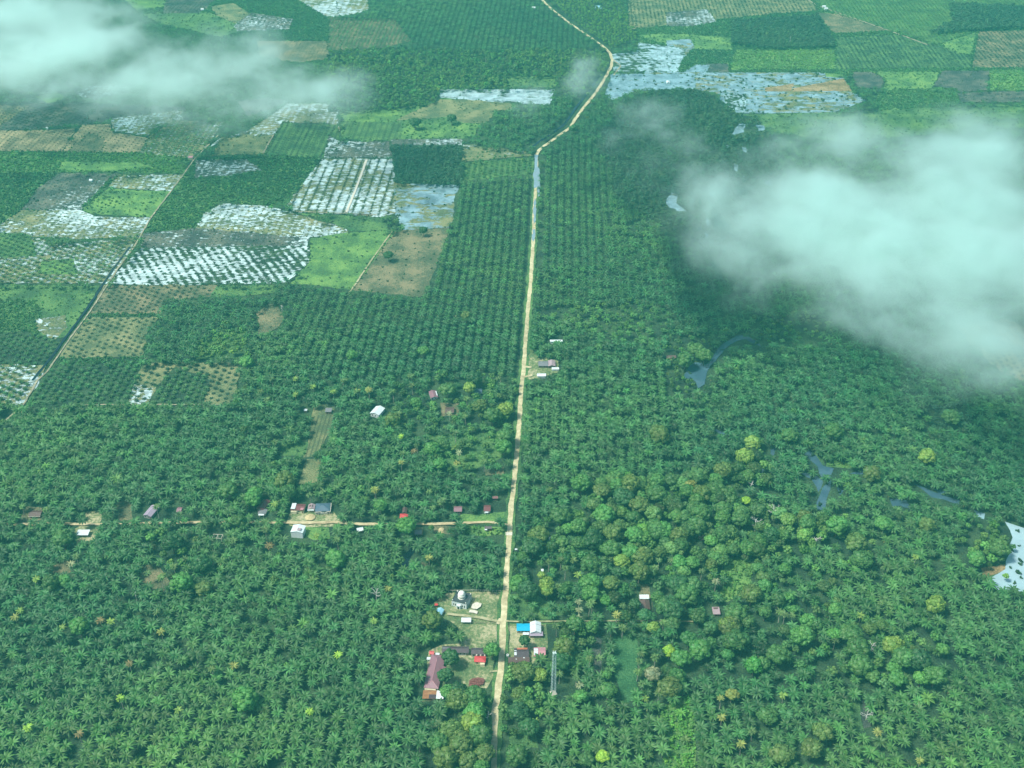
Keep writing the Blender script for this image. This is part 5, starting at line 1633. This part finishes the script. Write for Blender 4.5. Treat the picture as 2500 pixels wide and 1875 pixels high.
def allowed(x, y, r, kind):
    ok = np.ones(len(x), bool)
    for (ex, ey, rx, fr_, bk) in EXCL:
        ok &= ~((np.abs(x - ex) < rx + r * 0.6) & (y - ey < bk + r * 0.6) & (y - ey > -(fr_ * (0.35 + 0.1 * r) + r * 0.4)))
    for pts, hw, ex in ROADS:
        m = ok
        x0, y0 = pts.min(0) - 20
        x1, y1 = pts.max(0) + 20
        m = ok & (x > x0) & (x < x1) & (y > y0) & (y < y1)
        idx = np.where(m)[0]
        if len(idx):
            d = seg_dist(pts, x[idx], y[idx])
            ok[idx[d < hw + 0.8 + r[idx] * ex]] = False
    if kind in ('tree', 'palm'):
        for px_, py_, pr_ in PL:
            m = (np.abs(x - px_) < pr_ * .62 + r * .35) & (np.abs(y - py_) < pr_ * .62 + r * .35)
            ok &= ~m
    return ok


frame_pts = [P(-60, 1990), P(2560, 1990), P(2600, -30), P(-100, -30)]


def layer_points(poly, layer, zi):
    kind, spc, prob, (s0, s1), tint, jit = layer
    poly = [(p[0], p[1]) for p in poly]
    cy_ = sum(p[1] for p in poly) / len(poly)
    far = kind == 'bush' and cy_ > 1250
    if far:
        spc, s0, s1 = spc * 1.25, s0 * 1.25, s1 * 1.3
    if isinstance(spc, tuple):
        sa, sb = spc[:2]
        tri = len(spc) > 2
    else:
        sa, sb, tri = spc, spc * 0.866, True
    xs, ys = [p[0] for p in poly], [p[1] for p in poly]
    row = ROAD_ROW
    if zi >= 0 and ZONES[zi]['mat'] == 'f_rows':
        row = DIAG_ROW
    nx, ny = row[0], row[1]
    dx, dy = ny, -nx
    c = np.array([[p[0] * dx + p[1] * dy, p[0] * nx + p[1] * ny] for p in poly])
    a0, b0 = c.min(0) - 12
    a1, b1 = c.max(0) + 12
    bi = np.arange(math.floor(b0 / sb), math.ceil(b1 / sb))
    ai = np.arange(math.floor(a0 / sa), math.ceil(a1 / sa))
    A, B = np.meshgrid(ai, bi)
    a = (A + (0.5 * (B % 2) if tri else 0)) * sa
    b = B * sb
    x = (a * dx + b * nx).ravel()
    y = (a * dy + b * ny).ravel()
    n = len(x)
    x = x + rng.normal(0, jit * .5, n)
    y = y + rng.normal(0, jit * .5, n)
    # loose drift of the planting rows so that they are not ruler straight
    x = x + 1.0 * np.sin(y * .011 + x * .004) * (1 if kind == 'palm' and s0 > .8 else .3)
    s = rng.uniform(s0, s1, n)
    if kind == 'tree':
        s = s0 + (s1 - s0) * rng.random(n) ** 1.5
    big = 0.0 if (kind == 'bush' or s1 < .8) else 6.0
    f = CAM_H / (CAM_H - big)
    X, Y = x * f, y * f
    keep = rng.random(n) < prob
    keep &= in_poly(poly, X, Y)
    # the picture's frame
    zc_ = Y * CP + CAM_H * SP
    uu = W0 / 2 + FPX * X / zc_
    vv = H0 / 2 - FPX * (Y * SP - CAM_H * CP) / zc_
    keep &= (uu > -70) & (uu < 2570) & (vv > -40) & (vv < 1985)
    idx = np.where(keep)[0]
    x, y, s, X, Y = x[idx], y[idx], s[idx], X[idx], Y[idx]
    ok = np.ones(len(x), bool)
    for j in range(zi + 1, len(ZONES)):
        w = ZONES[j]['w']
        bx0, bx1 = min(p.x for p in w), max(p.x for p in w)
        by0, by1 = min(p.y for p in w), max(p.y for p in w)
        m = ok & (X > bx0) & (X < bx1) & (Y > by0) & (Y < by1)
        ii = np.where(m)[0]
        if len(ii):
            wp_ = [(p.x, p.y) for p in w]
            ok[ii[in_poly(wp_, X[ii], Y[ii])]] = False
            if ZONES[j]['name'] == 'water' and kind != 'bush':
                for ox_, oy_ in ((4.5, 0), (-4.5, 0), (0, 5), (0, 9), (0, -4), (3, 6), (-3, 6)):
                    ok[ii[in_poly(wp_, X[ii] + ox_, Y[ii] + oy_)]] = False
    x, y, s = x[ok], y[ok], s[ok]
    r = s * (4.9 if kind == 'palm' else (5.0 if kind == 'tree' else 1.6))
    ok = allowed(x, y, r, kind)
    x, y, s = x[ok], y[ok], s[ok]
    t = tint_of(tint, len(x), 0.008 if kind == 'palm' else 0.02)
    if len(x):
        # broad patches of lusher and duller growth
        k = np.sin(x * .013 + 1.3 * np.sin(y * .009)) * np.sin(y * .012 + 1.1 * np.sin(x * .011) + 2.0)
        t = t * np.stack([1 + .30 * k, 1 + .16 * k, 1 + .02 * k], 1)
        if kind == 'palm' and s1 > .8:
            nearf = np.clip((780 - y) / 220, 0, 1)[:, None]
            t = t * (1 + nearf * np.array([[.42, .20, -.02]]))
        INST[kind].append(np.concatenate([x[:, None], y[:, None], s[:, None], t], 1))


layer_points([(p.x, p.y) for p in frame_pts], MAT, -1)
layer_points([(p.x, p.y) for p in frame_pts], ('tree', 30, 0.28, (0.35, 0.8), 'tree', 14), -1)
for zi, zd in enumerate(ZONES):
    for ly in zd['veg']:
        layer_points(zd['w'], ly, zi)
# scrub and self-sown bushes along the plot borders and ditches
for zd in ZONES:
    w = zd['w']
    if zd['mat'] is None or zd['name'] == 'water' or sum(p.y for p in w) / len(w) < 1000:
        continue
    pts_ = []
    for i in range(len(w)):
        a, b_ = w[i], w[(i + 1) % len(w)]
        k = int((b_ - a).length / 5.0)
        gap = rng.uniform(0.25, 0.8)
        for t in range(min(k, 400)):
            if rng.random() < gap:
                q = a.lerp(b_, (t + rng.random()) / k)
                pts_.append((q.x + rng.normal(0, 1.6), q.y + rng.normal(0, 2.6)))
    if pts_:
        q = np.array(pts_)
        u_, v_ = to_px(q[:, 0], q[:, 1], 0.0)
        q = q[(u_ > -60) & (u_ < 2560) & (v_ > -40) & (v_ < 1900)]
        if len(q):
            ss = rng.uniform(0.4, 1.25, len(q))
            okk = allowed(q[:, 0], q[:, 1], ss * 1.6, 'bush')
            q, ss = q[okk], ss[okk]
            INST['bush'].append(np.concatenate([q, ss[:, None], tint_of('bush' if rng.random() < .6 else 'bush_dk', len(q))], 1))
for k in INST:
    INST[k] = np.concatenate(INST[k]) if INST[k] else np.zeros((0, 6))
    print(k, len(INST[k]))
# drop default palms under scattered trees in front
def dist_cam(a):
    return np.sqrt(a[:, 0] ** 2 + a[:, 1] ** 2 + CAM_H ** 2)


def in_frame(a):
    zc_ = a[:, 1] * CP + (CAM_H - 6) * SP
    uu = W0 / 2 + FPX * a[:, 0] / zc_
    vv = H0 / 2 - FPX * (a[:, 1] * SP - (CAM_H - 6) * CP) / zc_
    return (uu > 4) & (uu < 2496) & (vv > 4) & (vv < 1871)


def palm_z(s, n):
    return np.where(s > .8, 6.6 * s + rng.normal(0, 1.25, n), np.where(s > .52, 3.4 * s + .2, .9 * s + .35))


pa_ = INST['palm']
pz = palm_z(pa_[:, 2], len(pa_))
key = np.where(in_frame(pa_), pa_[:, 2] / dist_cam(pa_), 0)
order = np.argsort(-key)
ind_p, rest_p = order[:300], order[300:]
mainx = np.array([[p.x, p.y] for p in mw])
for q, i in enumerate(ind_p):
    x, y, s = pa_[i, :3]
    left = x < np.interp(y, mainx[:, 1], mainx[:, 0])
    t = pa_[i, 3:6]
    yel = t[0] / t[1] > .52
    lab = ("yellowish " if yel else "deep green ") + "oil palm in the closed plantation along the near edge, " + ("left" if left else "right") + " of the road"
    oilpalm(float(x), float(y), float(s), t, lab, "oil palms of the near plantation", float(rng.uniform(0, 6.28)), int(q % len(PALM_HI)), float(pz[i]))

ta = INST['tree']
n_named = len(TREES)
key = np.where(in_frame(ta), ta[:, 2] / dist_cam(ta), 0)
order = np.argsort(-key)
n_ind = max(0, 300 - n_named)
ind_t, rest_t = order[:n_ind], order[n_ind:]
for q, i in enumerate(ind_t):
    x, y, s = ta[i, :3]
    t = ta[i, 3:6]
    left = x < np.interp(y, mainx[:, 1], mainx[:, 0])
    tone = "olive green" if t[0] / t[1] > .42 else ("dark green" if t[1] < .12 else "green")
    lab = f"{tone} broadleaf tree crowded in the mixed grove " + ("left" if left else "right") + " of the road"
    broadleaf(float(x), float(y), float(5 * s), t, lab, "broadleaf trees of the mixed groves")


def big_mesh(name, batches, mat):
    """batches: (protos, x, y, z, scale, tint)  -> one mesh"""
    VV, LL, TT, CC = [], [], [], []
    off = 0
    for protos, x, y, z, s, t in batches:
        n = len(x)
        which = rng.integers(0, len(protos), n)
        rot = rng.uniform(0, 6.2832, n)
        for k, pr in enumerate(protos):
            I = np.where(which == k)[0]
            if not len(I):
                continue
            v = pr['v']
            ca, sa = np.cos(rot[I])[:, None], np.sin(rot[I])[:, None]
            sc = s[I][:, None]
            vx = (v[None, :, 0] * ca - v[None, :, 1] * sa) * sc + x[I][:, None]
            vy = (v[None, :, 0] * sa + v[None, :, 1] * ca) * sc + y[I][:, None]
            vz = v[None, :, 2] * sc * rng.uniform(.88, 1.12, (len(I), 1)) + z[I][:, None]
            VV.append(np.stack([vx, vy, vz], 2).reshape(-1, 3).astype(np.float32))
            nv = len(v)
            LL.append((pr['loops'][None, :] + (off + np.arange(len(I)) * nv)[:, None]).ravel().astype(np.int32))
            TT.append(np.tile(pr['tot'], len(I)))
            CC.append((pr['shade'][None] * t[I][:, None, :]).reshape(-1, 3).astype(np.float32))
            off += nv * len(I)
    V, Lp, Tt, Cc = np.concatenate(VV), np.concatenate(LL), np.concatenate(TT), np.concatenate(CC)
    me = bpy.data.meshes.new(name)
    me.vertices.add(len(V))
    me.loops.add(len(Lp))
    me.polygons.add(len(Tt))
    me.vertices.foreach_set("co", V.ravel())
    me.loops.foreach_set("vertex_index", Lp)
    me.polygons.foreach_set("loop_start", np.concatenate([[0], np.cumsum(Tt)[:-1]]).astype(np.int32))
    ca = me.color_attributes.new("Col", 'FLOAT_COLOR', 'POINT')
    ca.data.foreach_set("color", np.concatenate([Cc, np.ones((len(Cc), 1), np.float32)], 1).ravel())
    me.materials.append(mat)
    me.update(calc_edges=False)
    o = bpy.data.objects.new(name, me)
    C.objects.link(o)
    print(name, len(V), len(Tt))
    return o


def batches_for(a, idx, z, lods):
    """lods: [(max distance, protos)]"""
    d = dist_cam(a[idx])
    out, lo = [], 0
    for mx_, protos in lods:
        m = idx[(d >= lo) & (d < mx_)]
        if len(m):
            out.append((protos, a[m, 0], a[m, 1], z[m], a[m, 2], a[m, 3:6]))
        lo = mx_
    return out


TRK = [proto(*(lambda m_: (m_.v, m_.f, [(1, 1, 1)] * len(m_.v)))(MB().tube([(0, 0, -7.0), (0, 0, 0.2)], [.36, .36], 5)))]
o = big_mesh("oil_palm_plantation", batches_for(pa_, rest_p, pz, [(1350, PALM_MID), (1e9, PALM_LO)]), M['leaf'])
props(o, "endless oil palm crowns covering the plain in planted rows", "plantation", kind='stuff')
tz = ta[:, 2] * 5 * 1.0 + 3.6
o = big_mesh("forest", batches_for(ta, rest_t, tz, [(1250, TREE_MID), (1e9, TREE_LO)]), M['leaf'])
props(o, "mixed broadleaf forest crowns filling strips between the plantations", "forest", kind='stuff')
ba = INST['bush']
bz = ba[:, 2] * .55 + .25
o = big_mesh("undergrowth", batches_for(ba, np.arange(len(ba)), bz, [(1e9, BUSH)]), M['leaf'])
props(o, "low green scrub and bushes covering fallow plots", "undergrowth", kind='stuff')


# ------------------------------------------------------------------ clouds
def cloud_material():
    m = bpy.data.materials.new("cloud vapour")
    m.use_nodes = True
    nt = m.node_tree
    nt.nodes.clear()
    out = nt.nodes.new("ShaderNodeOutputMaterial")
    pv = nt.nodes.new("ShaderNodeVolumePrincipled")
    pv.inputs["Color"].default_value = CLOUD_COLOR
    pv.inputs["Density"].default_value = 1.0
    pv.inputs["Anisotropy"].default_value = 0.2
    nt.links.new(pv.outputs[0], out.inputs["Volume"])
    return m


M['cloud'] = cloud_material()


def cloud(name, label, blobs, z0, thick, sigma, voxel=2.6, seed=0.0, nscale=0.02, thr=0.2):
    B = []
    for (u, v, ru, rv, wgt) in blobs:
        p = P(u, v, z0)
        kz = (CAM_H - z0) / CAM_H
        B.append((p, ru / S(v) * kz, dm(v, rv) * kz, wgt))
    cx = sum(b[0].x for b in B) / len(B)
    cyy = sum(b[0].y for b in B) / len(B)
    x0 = min(b[0].x - b[1] for b in B) - cx
    x1 = max(b[0].x + b[1] for b in B) - cx
    y0 = min(b[0].y - b[2] for b in B) - cyy
    y1 = max(b[0].y + b[2] for b in B) - cyy
    ng = bpy.data.node_groups.new(name + " density", 'GeometryNodeTree')
    ng.interface.new_socket("Geometry", in_out='INPUT', socket_type='NodeSocketGeometry')
    ng.interface.new_socket("Geometry", in_out='OUTPUT', socket_type='NodeSocketGeometry')
    go = ng.nodes.new("NodeGroupOutput")
    pos = ng.nodes.new("GeometryNodeInputPosition").outputs[0]

    def mth(op, a, b=None, c=None):
        n = ng.nodes.new("ShaderNodeMath")
        n.operation = op
        for i, q in enumerate((a, b, c)):
            if q is None:
                continue
            if isinstance(q, (int, float)):
                n.inputs[i].default_value = q
            else:
                ng.links.new(q, n.inputs[i])
        return n.outputs[0]

    def vm(op, a, b):
        n = ng.nodes.new("ShaderNodeVectorMath")
        n.operation = op
        for i, q in enumerate((a, b)):
            if isinstance(q, tuple):
                n.inputs[i].default_value = q
            else:
                ng.links.new(q, n.inputs[i])
        return n
    # slow swirl of the position before the noise
    sw = ng.nodes.new("ShaderNodeTexNoise")
    sw.inputs["Scale"].default_value = nscale * .45
    sw.inputs["Detail"].default_value = 2
    ng.links.new(vm('ADD', pos, (seed * 37.0, seed * 11.0, 5.0)).outputs[0], sw.inputs["Vector"])
    off = vm('MULTIPLY', vm('SUBTRACT', sw.outputs["Color"], (0.5, 0.5, 0.5)).outputs[0], (70.0, 70.0, 30.0)).outputs[0]
    wp = vm('ADD', pos, off).outputs[0]
    total = None
    for (p, rx, ry, wgt) in B:
        dlt = vm('SUBTRACT', wp, (p.x - cx, p.y - cyy, 0.0)).outputs[0]
        q = vm('MULTIPLY', dlt, (1 / rx, 1 / ry, 1 / thick)).outputs[0]
        ln = ng.nodes.new("ShaderNodeVectorMath")
        ln.operation = 'LENGTH'
        ng.links.new(q, ln.inputs[0])
        g = mth('MULTIPLY', mth('MAXIMUM', mth('SUBTRACT', 1.0, ln.outputs["Value"]), 0.0), wgt)
        total = g if total is None else mth('MAXIMUM', total, g) if False else mth('ADD', total, g)
    total = mth('MINIMUM', total, 0.85)
    nz = ng.nodes.new("ShaderNodeTexNoise")
    nz.inputs["Scale"].default_value = nscale
    nz.inputs["Detail"].default_value = 7
    nz.inputs["Roughness"].default_value = 0.74
    ng.links.new(vm('MULTIPLY', vm('ADD', wp, (seed * 91.0, seed * 53.0, seed * 7.0)).outputs[0], (1.0, 1.0, 1.6)).outputs[0], nz.inputs["Vector"])
    val = mth('SUBTRACT', mth('ADD', total, mth('MULTIPLY', mth('SUBTRACT', nz.outputs[0], 0.5), 2.1)), thr)
    dens = mth('MULTIPLY', mth('POWER', mth('MAXIMUM', mth('MINIMUM', mth('MULTIPLY', val, 1.05), 1.0), 0.0), 1.9), sigma)
    dens = mth('MULTIPLY', dens, mth('MINIMUM', mth('MULTIPLY', mth('MAXIMUM', total, 0.0), 5.0), 1.0))
    vc = ng.nodes.new("GeometryNodeVolumeCube")
    ng.links.new(dens, vc.inputs["Density"])
    vc.inputs["Min"].default_value = (x0 - 20, y0 - 20, -thick)
    vc.inputs["Max"].default_value = (x1 + 20, y1 + 20, thick)
    vc.inputs["Resolution X"].default_value = int((x1 - x0 + 40) / voxel)
    vc.inputs["Resolution Y"].default_value = int((y1 - y0 + 40) / voxel)
    vc.inputs["Resolution Z"].default_value = int(2 * thick / voxel)
    sm = ng.nodes.new("GeometryNodeSetMaterial")
    sm.inputs["Material"].default_value = M['cloud']
    ng.links.new(vc.outputs[0], sm.inputs["Geometry"])
    ng.links.new(sm.outputs[0], go.inputs[0])
    vd = bpy.data.volumes.new(name)
    vd.materials.append(M['cloud'])
    o = bpy.data.objects.new(name, vd)
    C.objects.link(o)
    o.location = (cx, cyy, z0)
    md = o.modifiers.new("density", 'NODES')
    md.node_group = ng
    props(o, label, "cloud", "low drifting clouds")
    return o


cloud("cloud", "large bright cloud bank covering the right side of the plain", [
    (2180, 560, 380, 200, 1.0), (2420, 480, 300, 210, 1.1), (2500, 680, 260, 190, .8), (1960, 480, 250, 160, .8), (1850, 620, 190, 140, .6), (2250, 760, 300, 130, .5), (1740, 620, 150, 110, .3), (1980, 330, 200, 80, .3),
    (2090, 340, 180, 90, .6), (2400, 340, 220, 90, .8), (1760, 500, 110, 120, .38), (2270, 900, 150, 100, .42), (2460, 900, 170, 130, .5), (2040, 760, 200, 90, .45), (2380, 820, 200, 120, .5), (1700, 450, 160, 140, .3), (2100, 620, 250, 120, .5)],
    120, 26, 0.046, seed=1.0, thr=-0.02, voxel=3.1, nscale=0.018)
cloud("cloud", "long streaky cloud drifting across the upper left fields", [
    (0, 130, 260, 110, 1.1), (220, 110, 230, 110, 1.0), (360, 210, 210, 100, .9), (500, 150, 190, 110, .7), (650, 120, 130, 90, .45), (720, 210, 160, 70, .65), (870, 215, 120, 55, .5),
    (560, 250, 200, 90, .6), (760, 250, 150, 60, .5), (150, 20, 230, 60, .9), (110, 220, 190, 50, .5), (-60, 40, 200, 90, .9)],
    130, 24, 0.046, seed=2.3, voxel=3.0, thr=0.05, nscale=0.018)
cloud("cloud", "thin wisps of cloud beside the bend in the road", [
    (1440, 170, 75, 70, .62), (1400, 220, 60, 40, .45), (1570, 270, 110, 55, .6), (1640, 330, 120, 60, .5), (1720, 400, 110, 80, .4), (1290, 240, 60, 70, .48), (1500, 330, 90, 50, .3),
    (1680, 560, 140, 110, .3), (1560, 420, 110, 80, .28)],
    120, 18, 0.055, seed=4.1, voxel=2.5, nscale=0.026, thr=0.08)

# ------------------------------------------------------------------ haze
hm_ = bpy.data.materials.new("haze")
hm_.use_nodes = True
nt = hm_.node_tree
nt.nodes.clear()
out = nt.nodes.new("ShaderNodeOutputMaterial")
pv = nt.nodes.new("ShaderNodeVolumePrincipled")
pv.inputs["Color"].default_value = HAZE_COLOR
pv.inputs["Density"].default_value = HAZE_DENSITY
pv.inputs["Anisotropy"].default_value = 0.0
nt.links.new(pv.outputs[0], out.inputs["Volume"])
hz = MB().box(-8100, 8100, -4100, 12100, -1.0, CAM_H + 12).build("haze", hm_)
props(hz, "thin blue green haze filling the air over the plain", "haze", kind='stuff')
